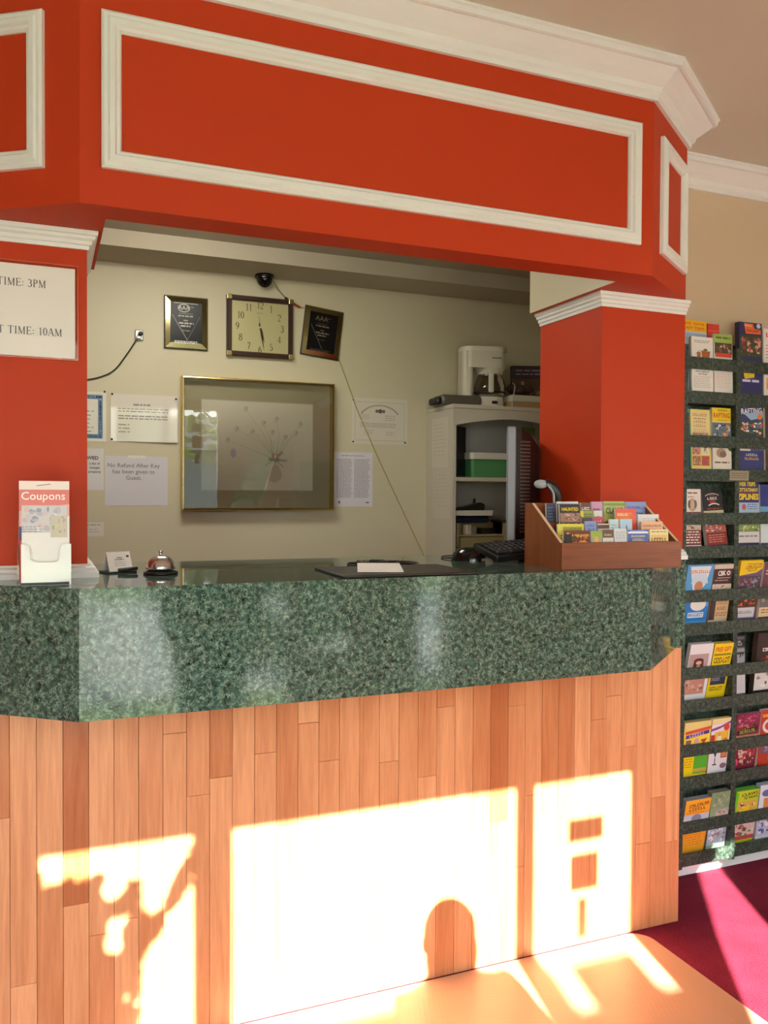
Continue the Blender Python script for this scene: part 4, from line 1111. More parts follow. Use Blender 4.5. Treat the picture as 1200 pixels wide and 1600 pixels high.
# ------------------------------------------------------------ brochures: a block of pages with a printed cover
class D:
    """cover drawing in fractions of the sheet (u 0..1 from the left, v 0..1 from the bottom)"""
    def __init__(s, wd, ht):
        s.w = wd; s.h_ = ht; s.g = G(step=.00006, h0=.0002)
    def U(s, u): return (u - .5) * s.w
    def V(s, v): return v * s.h_
    def r(s, u0, v0, u1, v1, c): s.g.rect(s.U(u0), s.V(v0), s.U(u1), s.V(v1), c)
    def p(s, pts, c): s.g.poly([(s.U(u), s.V(v)) for u, v in pts], c)
    def e(s, u, v, ru, rv, c): s.g.ell(s.U(u), s.V(v), ru * s.w, rv * s.w, c)
    def t(s, txt, u, v, cap, c, fit=None, rot=0, b=.02):
        if txt[0] == '~':                                   # lettering too small to read in the photograph
            n_ = int(txt[1:]); wd_ = (fit or .6) / n_; rn = random.Random(n_ + int(u * 100))
            s.g.h += s.g.step
            for i in range(n_):
                x = u - (fit or .6) / 2 + i * wd_; yy = v + (x - u) * math.tan(R(rot)) * s.w / s.h_
                a, e = yy - cap / 2, yy + cap / 2
                s.g.rect(s.U(x + wd_ * .08), s.V(a), s.U(x + wd_ * .36), s.V(e), c, up=False)
                k3 = rn.random()
                if k3 < .6: s.g.rect(s.U(x + wd_ * .36), s.V(e - cap * .25), s.U(x + wd_ * .85), s.V(e), c, up=False)
                if k3 > .3: s.g.rect(s.U(x + wd_ * .36), s.V(a), s.U(x + wd_ * .85), s.V(a + cap * .25), c, up=False)
                else: s.g.rect(s.U(x + wd_ * .6), s.V(a), s.U(x + wd_ * .85), s.V(e), c, up=False)
            return
        s.g.text(txt, s.U(u), s.V(v), cap * s.h_ * 1.35, c, b, rot, fit=(fit * s.w) if fit else None)
    def l(s, u0, u1, v0, v1, n, c, wd=.4, sd=1): s.g.lines(s.U(u0), s.U(u1), s.V(v0), s.V(v1), n, c, wd, random.Random(sd))
    def ph(s, u0, v0, u1, v1, cols, sd=1, n=36): s.g.photo(s.U(u0), s.V(v0), s.U(u1), s.V(v1), cols, sd, n)
    def a(s, u, v, ru, rv, a0, a1, wd, c): s.g.arc(s.U(u), s.V(v), ru * s.w, rv * s.w, a0, a1, lambda q: wd * s.w, c)
def brochure(x, y, z, wd, ht, th, lean, base, draw, label, group, rz=0.0, roll=0.0, pages='d8d4cc'):
    o = MB().box(-wd / 2, 0, 0, wd / 2, th, ht).build('brochure', mat('pages_' + pages, pages, rough=.7), None, loc=(x, y, z))
    o.rotation_euler = (R(-lean), R(roll), rz)
    tag(o, label, 'brochure', group)
    d = D(wd, ht); d.r(0, 0, 1, 1, base); draw(d)
    d.g.make('cover', o)
    return o

# wooden counter box full of brochures
bx = thing('brochure_box', (1.516, .036, ZT), 'reddish-brown wooden box with sloping sides on the right of the bar top', 'box', rz=R(-4))
BW, BD = .366, .205
b = MB(); b.box(0, 0, 0, BW, .010, .071, 0, .001); b.build('front_panel', BOXWOOD, bx)
prof = [(.010, 0), (.010, .071), (.165, .172), (BD, .172), (BD, 0)]
YZ = Matrix(((0, 0, 1, 0), (1, 0, 0, 0), (0, 1, 0, 0), (0, 0, 0, 1)))
EDGE = mat('bare_plywood_edge', 'd8c09a', rough=.6)
for x0 in (0, BW - .009):
    b = MB(); b.prism(prof, x0, x0 + .009, 0, side=[0, 1, 0, 0, 0], M=YZ); b.build('side_panel', [BOXSIDE, EDGE], bx)
b = MB(); b.box(.009, BD - .008, 0, BW - .009, BD, .172); b.build('back_panel', BOXWOOD, bx)
b = MB(); b.box(.009, .010, 0, BW - .009, BD - .008, .006); b.build('bottom_panel', BOXWOOD, bx)
for yy, zz in ((.045, .085), (.084, .11), (.132, .14)):
    b = MB(); b.box(.009, yy, .006, BW - .009, yy + .003, zz - .02); b.build('divider', BOXWOOD, bx)
def boxed(row, x, wd, top, base, draw, what, slope=0):
    ys = {1: .056, 2: .094, 3: .130, 4: .178, 5: .153}[row]
    x = 1.516 + (x - (.004, .012, .014, .016, .012)[row - 1] - 1.516) * .955; wd = wd * .955
    yy = ys - (x - 1.516) * math.tan(R(4))
    zb = ZT + .0068
    lean = 4
    brochure(x, yy, zb, wd - .002, (top - .003 - zb), .006, lean, base, draw, what, 'brochures in the wooden counter box', rz=R(-4))
def dA(d): d.ph(0, .5, 1, .98, ['6a3018', 'e08a20', 'c85a18', 'f0b040', '2a1a14', 'a04018'], 21, 30); d.t('THE HAUNTED', .55, .86, .06, 'f2d24a', .8); d.r(0, .35, .3, .9, '1a1512'); d.e(.72, .55, .24, .2, 'ee8c28')
def dB(d): d.r(0, .82, 1, 1, '9ab040'); d.e(.5, .6, .3, .5, 'd88838'); d.e(.5, .75, .2, .3, 'e8b060'); d.r(0, .4, .25, .8, 'a0a890')
def dC(d): d.r(0, .78, 1, 1, '6a4a30'); d.t('~5', .5, .86, .05, 'e0d0b0', .7); d.l(.1, .9, .7, .5, 4, 'a8a49a', .3)
def dE_(d): d.r(0, .9, 1, .95, 'e8ecf2'); d.t('~11', .5, .82, .05, 'f0d848', .7); d.t('~6', .5, .72, .06, 'f0d848', .6); d.e(.5, .5, .25, .12, 'e4e8f0'); d.l(.1, .9, .98, .95, 1, 'c8d0e0', .5)
def dF(d): d.r(.06, .55, .94, .85, 'e8c070'); d.t('~6', .5, .70, .12, '6a3a20', .85); d.a(.5, .45, .4, .25, 20, 160, .06, 'f6f0e0'); d.l(.1, .9, .96, .9, 1, '9a7a50')
def dD(d): d.l(.1, .9, .93, .72, 4, '8a8c90', .25); d.ph(0, .45, 1, .62, ['5a5a58', '2e2e2e', '8a8a86', '4a4a48'], 5, 20)
boxed(1, 1.583, .086, 1.234, '8a4a20', dA, 'orange and black haunted-attraction brochure, front row left in the wooden box')
boxed(1, 1.644, .036, 1.232, 'b0a880', dB, 'narrow green-topped brochure with an orange shape in the front row of the wooden box')
boxed(1, 1.681, .036, 1.235, 'e2ddd2', dC, 'narrow brown-topped cream card in the front row of the wooden box')
boxed(1, 1.721, .042, 1.238, 'd4d6da', dD, 'pale grey brochure with a dark photo in the front row of the wooden box')
boxed(1, 1.779, .068, 1.234, '4c62b8', dE_, 'royal blue brochure with yellow lettering in the front row of the wooden box')
boxed(1, 1.848, .064, 1.235, 'ecd8a0', dF, 'cream brochure with big brown lettering at the right of the front row in the box')
boxed(2, 1.598, .084, 1.250, 'e8dc50', lambda d: (d.r(.2, .80, .95, .93, 'a8a838'), d.t('~12', .57, .865, .05, '4a5a20', .68), d.l(.1, .9, .75, .5, 4, '8a8a30')), 'yellow brochure just behind the orange one in the wooden box')
boxed(2, 1.662, .038, 1.257, '8a9ad0', lambda d: (d.t('~4', .5, .9, .05, '4a5aa0', .7), d.t('~4', .55, .8, .05, '4a5aa0', .6), d.l(.1, .9, .7, .4, 5, '6a7ab8')), 'periwinkle blue brochure in the second row of the wooden box')
boxed(2, 1.703, .040, 1.250, 'd2c4b4', lambda d: (d.r(0, .88, 1, .97, '6a4436'), d.l(.1, .9, .8, .4, 5, '9a8a7a')), 'beige brown-banded brochure in the second row of the wooden box')
boxed(2, 1.738, .031, 1.262, 'c8dde0', lambda d: (d.l(.1, .9, .9, .6, 5, '8ab0b0', .3)), 'pale aqua brochure in the second row of the wooden box')
boxed(2, 1.778, .042, 1.262, 'b4cfe2', lambda d: (d.p([(.4, .72), (.6, .72), (.55, .9)], '4a5a6a'), d.r(.35, .68, .65, .71, '5a4a44'), d.l(.2, .8, .6, .4, 3, '88a0b4')), 'pale blue brochure with a small sailboat in the wooden box')
boxed(2, 1.866, .074, 1.255, 'f0b48a', lambda d: (d.t('~14', .5, .9, .045, '8a4a3a', .85), d.t('~13', .5, .8, .045, '8a4a3a', .85), d.l(.1, .9, .7, .4, 4, 'c88a6a')), 'peach brochure at the right of the second row in the wooden box')
boxed(3, 1.624, .069, 1.301, '2a2216', lambda d: (d.t('HAUNTED', .5, .92, .06, 'f0d020', .8), d.ph(.02, .7, .98, .86, ['a07a68', 'c88a7a', '6a4a40', 'd8b0a0', '8a3a30'], 4, 22), d.t('~9', .5, .66, .05, 'e8c838', .8), d.t('~5', .5, .57, .05, 'e8c838', .6)), 'black and yellow HAUNTED brochure standing in the left of the box')
boxed(3, 1.679, .038, 1.266, '5a4450', lambda d: (d.ph(0, .6, 1, .95, ['5a3a3a', 'c8a89a', '3a3440', '8a8aa0', '7a4a3a'], 8, 20)), 'dark photo brochure in the third row of the wooden box')
boxed(3, 1.717, .038, 1.268, 'c8505e', lambda d: (d.t('~3', .5, .9, .05, 'f0c0c0', .6), d.l(.1, .9, .82, .5, 5, 'e08a90')), 'rose red brochure in the third row of the wooden box')
boxed(5, 1.686, .056, 1.284, '9aa448', lambda d: (d.r(0, .86, .42, 1, 'e8d040'), d.e(.2, .88, .1, .06, '3a3a2a'), d.l(.45, .95, .95, .87, 2, '5a6a30')), 'olive and yellow brochure behind the rose one in the box')
boxed(3, 1.808, .072, 1.290, 'ee5a48', lambda d: (d.r(.0, .80, .8, .93, 'f08038'), d.t('~8', .35, .89, .04, 'f6e0d0', .5), d.e(.82, .84, .16, .13, 'ea6a40'), d.r(.3, .7, .75, .745, 'f0d840'), d.l(.1, .6, .66, .5, 3, 'f0a090')), 'bright orange-red brochure in the middle of the wooden box')
boxed(3, 1.885, .074, 1.274, 'e6e4e2', lambda d: (d.l(.2, .9, .93, .8, 3, 'b8b4b4', .25), d.p([(0, .4), (.3, .8), (.55, .4)], 'c4c0c0')), 'plain white brochure at the right of the third row in the box')
boxed(4, 1.597, .032, 1.304, '3c4660', lambda d: (d.l(.1, .9, .95, .5, 9, '6a7490')), 'narrow slate blue magazine at the back left corner of the wooden box')
boxed(4, 1.652, .072, 1.309, '46485e', lambda d: (d.r(0, .965, 1, 1, 'dcdce2'), d.l(.1, .9, .94, .5, 9, '7a7c92')), 'dark slate magazine with a pale top edge at the back of the wooden box')
boxed(4, 1.712, .035, 1.306, '6a4238', lambda d: (d.t('~4', .5, .9, .05, 'f0e0d0', .8), d.l(.1, .9, .8, .5, 5, 'a07868')), 'brown brochure in the back row of the wooden box')
boxed(4, 1.750, .038, 1.309, 'd49ab8', lambda d: (d.l(.1, .9, .9, .84, 1, '9a5a80', .5), d.l(.1, .9, .8, .5, 5, 'b87a9a')), 'pink brochure in the back row of the wooden box')
boxed(4, 1.808, .073, 1.310, 'b4c070', lambda d: (d.r(0, .93, 1, .97, '8aa040'), d.t('CLAWS', .5, .84, .10, '3a4a28', .82), d.l(.1, .9, .7, .4, 4, '8a9a50')), 'green CLAWS brochure in the back row of the wooden box')
boxed(4, 1.884, .072, 1.309, '8898cc', lambda d: (d.t('~13', .5, .9, .045, '3a4a90', .85), d.t('~6', .5, .8, .045, '3a4a90', .7), d.a(.75, .76, .13, .1, 0, 360, .04, '48589a'), d.l(.1, .9, .7, .4, 4, '6a7ab0')), 'lavender blue brochure at the right of the back row in the box')
boxed(5, 1.730, .030, 1.284, 'e4e2dc', lambda d: (d.a(.5, .85, .25, .25, 0, 180, .05, '8a8a88'), d.l(.1, .9, .75, .5, 4, 'aaa8a2')), 'small white card behind the rose brochure in the box')

# ------------------------------------------------------------ brochure rack on the beige wall
RX0, RX1, RYF = 2.262, 2.765, .436
rk = thing('brochure_rack', (RX0, RYF, .057), 'tall dark green laminate wall rack holding rows of brochures', 'rack')
MR = MATS['marble_rack']
RW = RX1 - RX0; RD = YW - .002 - RYF
b = MB(); b.box(0, RD - .016, 0, RW, RD, 1.80); b.build('back_panel', MR, rk)
VX = [(0, .018), (.228, .248), (RW - .018, RW)]
for a0, a1 in VX:
    b = MB(); b.box(a0, 0, 0, a1, RD - .016, 1.775); b.build('divider' if a0 > 0 and a1 < RW else 'side_panel', MR, rk)
TIERS = []
for k_ in range(7):
    zu = 1.792 - .2628 * k_; zl = 1.678 - .2620 * k_
    TIERS.append((zu, zl))
    for a0, a1 in ((.018, .228), (.248, RW - .018)):
        b = MB(); b.box(a0, .001, zu - .040 - .057, a1, .009, zu - .057); b.build('slat', MR, rk)
        b = MB(); b.box(a0, .001, zl - .042 - .057, a1, .009, zl - .057); b.build('slat', MR, rk)
        b = MB(); b.box(a0, .009, zl - .042 - .057, a1, RD - .016, zl - .032 - .057); b.build('pocket_floor', MR, rk)
b = MB(); b.box(.203, -.002, 1.378 - .057, .288, .001, 1.412 - .057); lt = b.build('label_tag', mat('tag_grey', '9a927e', rough=.5), rk)
g = G(); g.lines(.209, .282, 1.406 - .057, 1.384 - .057, 3, '5a5648', .3); g.make('tag_printing', lt, Matrix.Translation((0, -.002, 0)) @ FRONT)

def racked(tier, x0, x1, top, lean, th, base, draw, label, dy=0.0, pages='d8d4cc', roll=0.0):
    zu, zl = TIERS[tier]
    zb = zl - .0315
    ht = (top - zb) / math.cos(R(lean))
    ysl = RYF + .0105 + dy
    if lean >= 0: yb = ysl
    else: yb = ysl + (zu - zb) * math.tan(R(-lean))
    if lean < 0: zb += th * math.sin(R(-lean)) * .0
    if lean > 0: zb += th * math.sin(R(lean)) * 1.02
    else: pass
    brochure((x0 + x1) / 2, yb, zb, x1 - x0 - .003, ht, th, lean, base, draw, label, 'brochures in the green wall rack', pages=pages, roll=roll)
PEOPLE = ['4a4a3a', 'b05040', 'd0a890', '8a3a3a', 'e0c8b8', '5a4a60', '3a4a2a']
RIVER = ['6a7a8a', 'c8d0d8', '4a5a6a', 'e0904a', 'e8e8e4', '3a4a7a', '8a98a8']
# tier one (top)
def q(d): d.r(0, .86, 1, 1, 'f2b818'); d.t('CAVE - KAYAK', .5, .955, .035, 'd8501c', .86); d.t('RAFT TRIPS', .5, .90, .035, 'd8501c', .82); d.r(0, .78, 1, .84, '9ab4d8')
racked(0, 2.285, 2.400, 1.925, 3, .006, 'c8d4e2', q, 'yellow-topped raft trips brochure standing tallest at the top left of the rack', dy=.022)
def q(d): d.l(.12, .88, .95, .90, 2, '6a6a78', .35); d.a(.5, .66, .36, .3, 30, 150, .02, '9a9088'); d.r(.25, .62, .42, .76, 'b06a40'); d.p([(.5, .62), (.8, .62), (.88, .78), (.45, .78)], 'b8683c'); d.e(.65, .80, .1, .04, '6a5a30'); d.t('It is a taste of', .5, .46, .03, '5a4a48', .62); d.t('our food', .5, .42, .03, '5a4a48', .4); d.l(.08, .92, .39, .2, 7, 'a89898', .25, 4)
racked(0, 2.306, 2.401, 1.864, 2, .008, 'ece6e2', q, 'white brochure with two little orange flower pots in the top rack row')
racked(0, 2.402, 2.456, 1.918, 3, .022, 'd83a30', lambda d: d.r(.0, .9, 1, .92, 'e85a40'), 'plain red stack behind the green-topped brochure in the top rack row', dy=.022, pages='c23630')
def q(d): d.r(0, .86, 1, 1, 'a8c060'); d.l(.1, .9, .97, .92, 1, '5a7a30', .6); d.ph(.03, .7, .97, .87, PEOPLE, 31, 40); d.r(.06, .66, .94, .72, 'e24a30'); d.l(.08, .92, .45, .2, 8, 'd8a8a8', .2, 9)
racked(0, 2.404, 2.488, 1.880, 2, .010, 'e8e4e0', q, 'green-topped brochure with a crowd in red in the top rack row')
def q(d): d.p([(.2, .99), (.62, .985), (.66, .93), (.95, .92), (.95, .865), (.28, .86)], 'e8662c'); d.t('BIG', .4, .96, .03, 'f0d0a0', .3); d.t('~11', .6, .90, .028, '8a2a1a', .55); d.e(.85, .965, .09, .08, 'd8d4dc'); d.ph(.02, .58, .98, .84, ['3c4a2a', '9a3a40', 'b85a60', 'd8a890', '5a2a38', '4a5a30'], 41, 46); d.e(.4, .36, .24, .25, 'e8c820'); d.p([(0, .2), (.9, .24), (.95, .34), (0, .29)], '30307a'); d.l(.1, .85, .31, .25, 1, 'd0c8e0', .5)
racked(0, 2.518, 2.624, 1.930, 2, .020, '2c3060', q, 'dark blue brochure with an orange ribbon and people in red, second compartment top row', pages='3a3a50')
def q(d): d.t('~4', .5, .92, .06, 'd83a38', .8); d.l(.1, .9, .8, .6, 5, 'd89090', .4); d.ph(.1, .2, .9, .35, ['e8a050', 'e07a30', 'f0d0a0'], 6, 14)
racked(0, 2.628, 2.738, 1.915, 2, .012, 'e8e2de', q, 'white and red brochure at the far right of the top rack row')
# tier two
racked(1, 2.284, 2.302, 1.630, 2, .010, '28405e', lambda d: (d.r(0, .9, 1, .95, '7aa8c8'), d.r(0, .75, 1, .85, '8a3a3a')), 'sliver of a dark blue brochure beside the tan one, second rack row')
def q(d): d.r(0, 0, .08, 1, '4a8a4a'); d.r(.06, 0, .94, 1, 'ecdc7a'); d.r(.10, .02, .90, .97, 'ecd2a0'); d.t('~8', .5, .92, .04, 'b89a48', .7); d.t('~6', .5, .82, .035, 'a8904a', .6); d.t('~6', .5, .76, .035, 'b89048', .6); d.l(.2, .8, .88, .85, 1, '8a7040'); d.l(.15, .85, .72, .66, 2, 'c0a878', .3); d.ph(.12, .60, .88, .66, ['b88a70', '7a4a3a', 'd8b8a0'], 3, 12); d.r(.06, .15, .94, .5, 'e0d068'); d.ph(.1, .34, .48, .48, ['c88a80', '8a3a3a', 'd8c8b8', '4a3a2a'], 14, 14); d.ph(.52, .34, .9, .48, ['e0d8c0', '4a4a3a', 'c8b890', '8a7a5a'], 15, 14); d.ph(.1, .18, .48, .32, ['a8704a', 'e0d0c8', '7a4a3a'], 16, 12); d.ph(.52, .18, .9, .32, ['b84a4a', '8a5a4a', 'd88a70'], 17, 12)
racked(1, 2.304, 2.398, 1.618, 3, .012, 'd8c878', q, 'tan and yellow brochure with a green edge, left of the yellow rafting one', pages='5a8a50')
def q(d): d.r(0, .80, 1, 1, 'f2d21c'); d.t('~10', .55, .965, .025, '5a4a18', .5); d.t('RAFTING', .5, .89, .07, 'd23c28', .86); d.l(.3, .8, .835, .815, 1, 'b84a28'); d.ph(0, .55, 1, .79, RIVER, 51, 50); d.r(0, .15, 1, .5, 'e4dcd0'); d.e(.45, .36, .26, .2, 'a89078'); d.e(.55, .34, .18, .13, '7a6a60'); d.p([(.75, .49), (1, .49), (1, .38), (.85, .4)], '2e6a4a'); d.l(.1, .9, .25, .2, 1, '5a4a40', .4)
racked(1, 2.400, 2.486, 1.627, 2, .010, 'dcd8d0', q, 'yellow RAFTING brochure with a river photo in the second rack row')
def q(d): d.t('~17', .45, .945, .03, 'c8c8dc', .55, 4); d.t('RAFTING', .52, .875, .075, 'f0ecf0', .85, 4); d.p([(.2, .84), (1, .88), (1, .8), (.5, .76)], '9ab8d8'); d.e(.86, .81, .1, .1, 'e08030'); d.ph(0, .55, 1, .74, ['3a4a34', 'd8703a', 'e8d0c0', 'c03a3a', '5a6a8a', 'e8e8e8', '2a3a5a'], 61, 46); d.r(0, .36, .45, .5, 'e4dcd8'); d.ph(.45, .36, 1, .5, ['5a5088', 'd8d4dc', '8a80a8'], 62, 14); d.r(0, .15, 1, .35, '2e3a78'); d.t('~6', .5, .31, .03, 'd8d8e4', .5); d.t('~9', .5, .26, .03, 'e0b048', .6)
racked(1, 2.520, 2.634, 1.655, 2, .012, '343a72', q, 'navy RAFTING brochure with white letters in the second compartment')
racked(1, 2.640, 2.738, 1.640, 2, .012, '3c3424', lambda d: (d.ph(0, .5, 1, .95, ['3c3424', '5a4a30', '7a6a4a', '2a2a1a'], 64, 24), d.ph(0, .15, 1, .5, ['4a3a28', '6a4a3a', '2a2418'], 65, 20)), 'dark brown brochure at the far right of the second rack row')
# tier three
def q(d): d.l(.2, .8, .96, .92, 1, '6a4a40', .5); d.l(.2, .6, .89, .87, 1, 'a05a4a', .6); d.e(.48, .76, .26, .32, 'b8a48a'); d.e(.3, .77, .1, .2, '6a6a66'); d.e(.66, .77, .1, .2, '6a6a66'); d.e(.48, .76, .13, .22, 'd8a888'); d.r(0, .64, 1, .655, '8a2a2a'); d.ph(0, .38, 1, .5, ['c8b8a0', '8a7058', 'e0d8d0', '4a5a3a'], 71, 16); d.r(0, .15, 1, .38, '7a2a28'); d.l(.0, .95, .37, .17, 5, 'e8d8d0', .45, 7)
racked(2, 2.284, 2.357, 1.347, 2, .008, 'e8dcd4', q, 'cream brochure with a crest and red band in the third rack row')
def q(d): d.a(.5, .89, .38, .16, 30, 150, .035, 'c8c0b8'); d.t('~3', .5, .93, .025, 'c03a2c', .25); d.t('~4', .5, .88, .04, 'e8e0d8', .5); d.e(.5, .83, .16, .06, 'a83228'); d.a(.55, .74, .3, .14, 30, 150, .05, 'e4e0dc'); d.l(.2, .9, .74, .70, 1, 'b03a30', .5); d.p([(0, .6), (1, .6), (.98, .69), (0, .69)], 'd8d0a8'); d.ph(0, .34, 1, .5, ['c05a48', 'e8e4e0', '5a6a88', '3a4a6a', 'd8a890'], 73, 22); d.r(0, .15, 1, .33, '8a2220'); d.l(.1, .9, .32, .18, 4, 'd88a70', .35, 3)
racked(2, 2.385, 2.478, 1.340, 7, .014, '1e1614', q, 'black brochure with red and white arched lettering leaning in the third rack row', pages='b8b4ac', roll=-3)
def q(d): d.t('RIVER TRIPS', .42, .95, .06, 'f0d818', .85, b=.035); d.t('KITTATINNY', .5, .87, .05, 'f0d818', .95, b=.03); d.r(.1, .825, .9, .84, '7a1a4a'); d.t('ZIPLINES', .5, .775, .08, 'f0d818', 1.0, b=.04); d.r(0, .55, 1, .70, 'a8c4e0'); d.e(.3, .64, .1, .11, 'd06070'); d.l(.45, .95, .69, .60, 3, '6a70a8', .4); d.r(0, .15, 1, .5, '8aa060'); d.ph(0, .3, 1, .48, ['7a9a48', 'a8b078', '5a7a38', 'd8d8c8'], 81, 24); d.r(0, .15, 1, .3, 'd4d2d0'); d.l(.05, .95, .26, .22, 1, '6a80a8', .5)
racked(2, 2.517, 2.618, 1.378, 2, .010, '2c3470', q, 'navy ZIPLINES brochure with yellow letters in the third rack row', pages='8a8a98')
racked(2, 2.622, 2.738, 1.365, 2, .010, '2e3a86', lambda d: (d.e(.6, .75, .3, .3, '6a4a8a'), d.r(0, .6, 1, .68, '70b0d8'), d.r(0, .15, 1, .5, 'cfe0e4'), d.p([(.4, .15), (1, .15), (1, .42), (.7, .4)], '4a3428')), 'blue brochure at the far right of the third rack row')
# tier four
def q(d): d.r(0, .95, 1, 1, '58a0dc'); d.p([(.1, .98), (.9, .98), (.75, .7), (.55, .6), (.3, .62)], 'dce6ee'); d.t('~10', .5, .90, .045, 'e0703c', .8); d.p([(.25, .86), (.75, .86), (.85, .72), (.2, .72)], 'c8dcec'); d.e(.5, .68, .16, .16, 'd08a6a'); d.p([(0, .15), (1, .15), (1, .35), (.6, .5), (0, .45)], '2a80d0'); d.e(.6, .40, .3, .2, 'e8e8e0'); d.r(.25, .2, .85, .28, 'e8f0f8'); d.t('BIGGEST', .55, .24, .05, '2a60b0', .55)
racked(3, 2.284, 2.400, 1.090, -11, .010, '5aa4dc', q, 'bright blue and white water park brochure at the left of the fourth rack row', pages='7aa8cc')
def q(d): d.r(0, .70, 1, .93, '4a2c28'); d.t('CBK', .42, .86, .075, 'f2ecea', .42, 3, .035); d.e(.78, .865, .10, .10, 'ece6e6'); d.e(.78, .865, .05, .05, '6a4048'); d.r(.2, .79, .9, .797, 'e0d8d4'); d.l(.1, .8, .77, .74, 1, 'c0a8a0'); d.r(0, .93, 1, 1, 'd8c8b8'); d.ph(0, .55, .4, .69, ['e0c8c0', '8a3a3a', '3a2a2a', 'd8b0a0'], 91, 14); d.ph(.4, .55, 1, .69, ['d4c4b0', '8a7a68', 'b8a890'], 92, 8); d.r(.3, .15, 1, .5, 'd8b890'); d.t('AND', .62, .32, .06, 'a87a30', .5); d.l(.35, .95, .48, .38, 3, 'b88a4a', .5); d.l(.35, .95, .27, .2, 2, 'a87040', .4); d.r(0, .15, .3, .5, '4a3434')
racked(3, 2.402, 2.488, 1.090, -9, .016, 'cdbfae', q, 'brown CBK brochure in the fourth rack row', pages='a08a78')
def q(d): d.p([(0, .78), (.75, .82), (1, .88), (1, 1), (0, 1)], 'f0cc18'); d.l(.3, .95, .96, .94, 1, '7a6010', .5); d.t('~9', .6, .91, .05, 'a04a20', .7, 5); d.t('~4', .55, .86, .035, '9a7a18', .4, 5); d.ph(0, .55, 1, .77, ['4a3a58', '7a5a8a', 'c04a5a', '5a4a3a', '8a8a98'], 101, 34); d.ph(0, .3, 1, .5, ['5a3020', 'e06a30', 'c84a20', '2e2420'], 102, 22); d.r(0, .15, .9, .3, 'd8d6d8'); d.t('~10', .45, .23, .04, '6a6a90', .7)
racked(3, 2.516, 2.622, 1.100, -10, .012, '6a5478', q, 'yellow-headed purple brochure in the fourth rack row, second compartment', pages='d8b828')
racked(3, 2.628, 2.738, 1.090, -8, .010, '6a4050', lambda d: (d.l(.1, .9, .9, .8, 2, 'd0b0b8'), d.ph(0, .3, 1, .5, ['6a6a68', 'a8a49a', '4a4a48'], 111, 20), d.r(0, .15, 1, .3, 'e4cda0'), d.l(.1, .9, .28, .2, 2, 'a85a30')), 'mauve and beige brochure at the far right of the fourth rack row')
# tier five
def q(d): d.r(.02, .52, .86, .84, 'b49c98'); d.e(.45, .735, .21, .085, '4a2a22'); d.p([(.22, .54), (.70, .54), (.66, .74), (.24, .74)], '54302a'); d.p([(.12, .52), (.8, .52), (.62, .60), (.3, .60)], 'd8a890'); d.r(.38, .58, .54, .66, 'd09c84'); d.e(.46, .70, .125, .068, 'e4b49c'); d.e(.41, .712, .02, .005, '3a2420'); d.e(.51, .712, .02, .005, '3a2420'); d.e(.46, .663, .045, .008, 'b04a4a'); d.ph(.0, .2, .86, .5, ['c88a7a', 'd8a898', '8a5a4a', 'e0a0a0', '6a4a4a', 'c8b8a8'], 121, 20)
racked(4, 2.300, 2.402, .822, -12, .016, 'e4e2e4', q, 'white brochure with a portrait of a long-haired person, fifth rack row left', pages='c4c2c6')
def q(d): d.t('FREE GIFT', .5, .90, .075, 'd8401c', .82); d.r(.05, .80, .95, .835, '9a8a18'); d.t('ODD-LOT', .5, .72, .10, '26241c', .86); d.l(.1, .9, .635, .61, 1, 'b0721c', .5); d.r(.1, .32, .9, .5, '2e3650'); d.l(.15, .6, .46, .38, 3, 'a8b0c8', .5); d.t('ODD-LOT', .45, .25, .07, '26241c', .7)
racked(4, 2.404, 2.490, .818, -13, .018, 'f2d21a', q, 'yellow ODD-LOT brochure reading FREE GIFT in the fifth rack row', pages='c8b858')
def q(d): d.r(0, .84, 1, .95, '18181c'); d.t('~3', .45, .92, .03, 'c8c8d0', .4); d.t('~3', .5, .88, .03, 'c8c8d0', .5); d.r(0, .52, 1, .82, '9a9aa4'); d.r(.1, .73, .95, .765, '2a2a2e'); d.p([(.45, .73), (.6, .73), (.52, .68), (.42, .68)], '2a2a2e'); d.r(.7, .70, .8, .73, '2a2a2e'); d.r(0, .15, 1, .5, 'c4c2c8'); d.l(.1, .9, .48, .2, 10, 'a0a0aa', .2)
racked(4, 2.518, 2.562, .832, 2, .010, '5a5a64', q, 'narrow grey and black shooting range card in the fifth rack row', pages='3a3a40')
racked(4, 2.606, 2.738, .842, -6, .022, '1e1412', lambda d: (d.t('~5', .45, .75, .05, 'e8e0d8', .5), d.e(.7, .9, .16, .13, 'c84a28'), d.ph(.1, .57, .9, .66, ['2a1a14', 'd8602a', 'a03a1a'], 131, 16), d.ph(0, .15, 1, .5, ['d8d4d0', '5a5058', '8a8088', 'e8e4e0'], 132, 24)), 'black brochure with orange shapes in the fifth rack row, second compartment', pages='4a3a30')
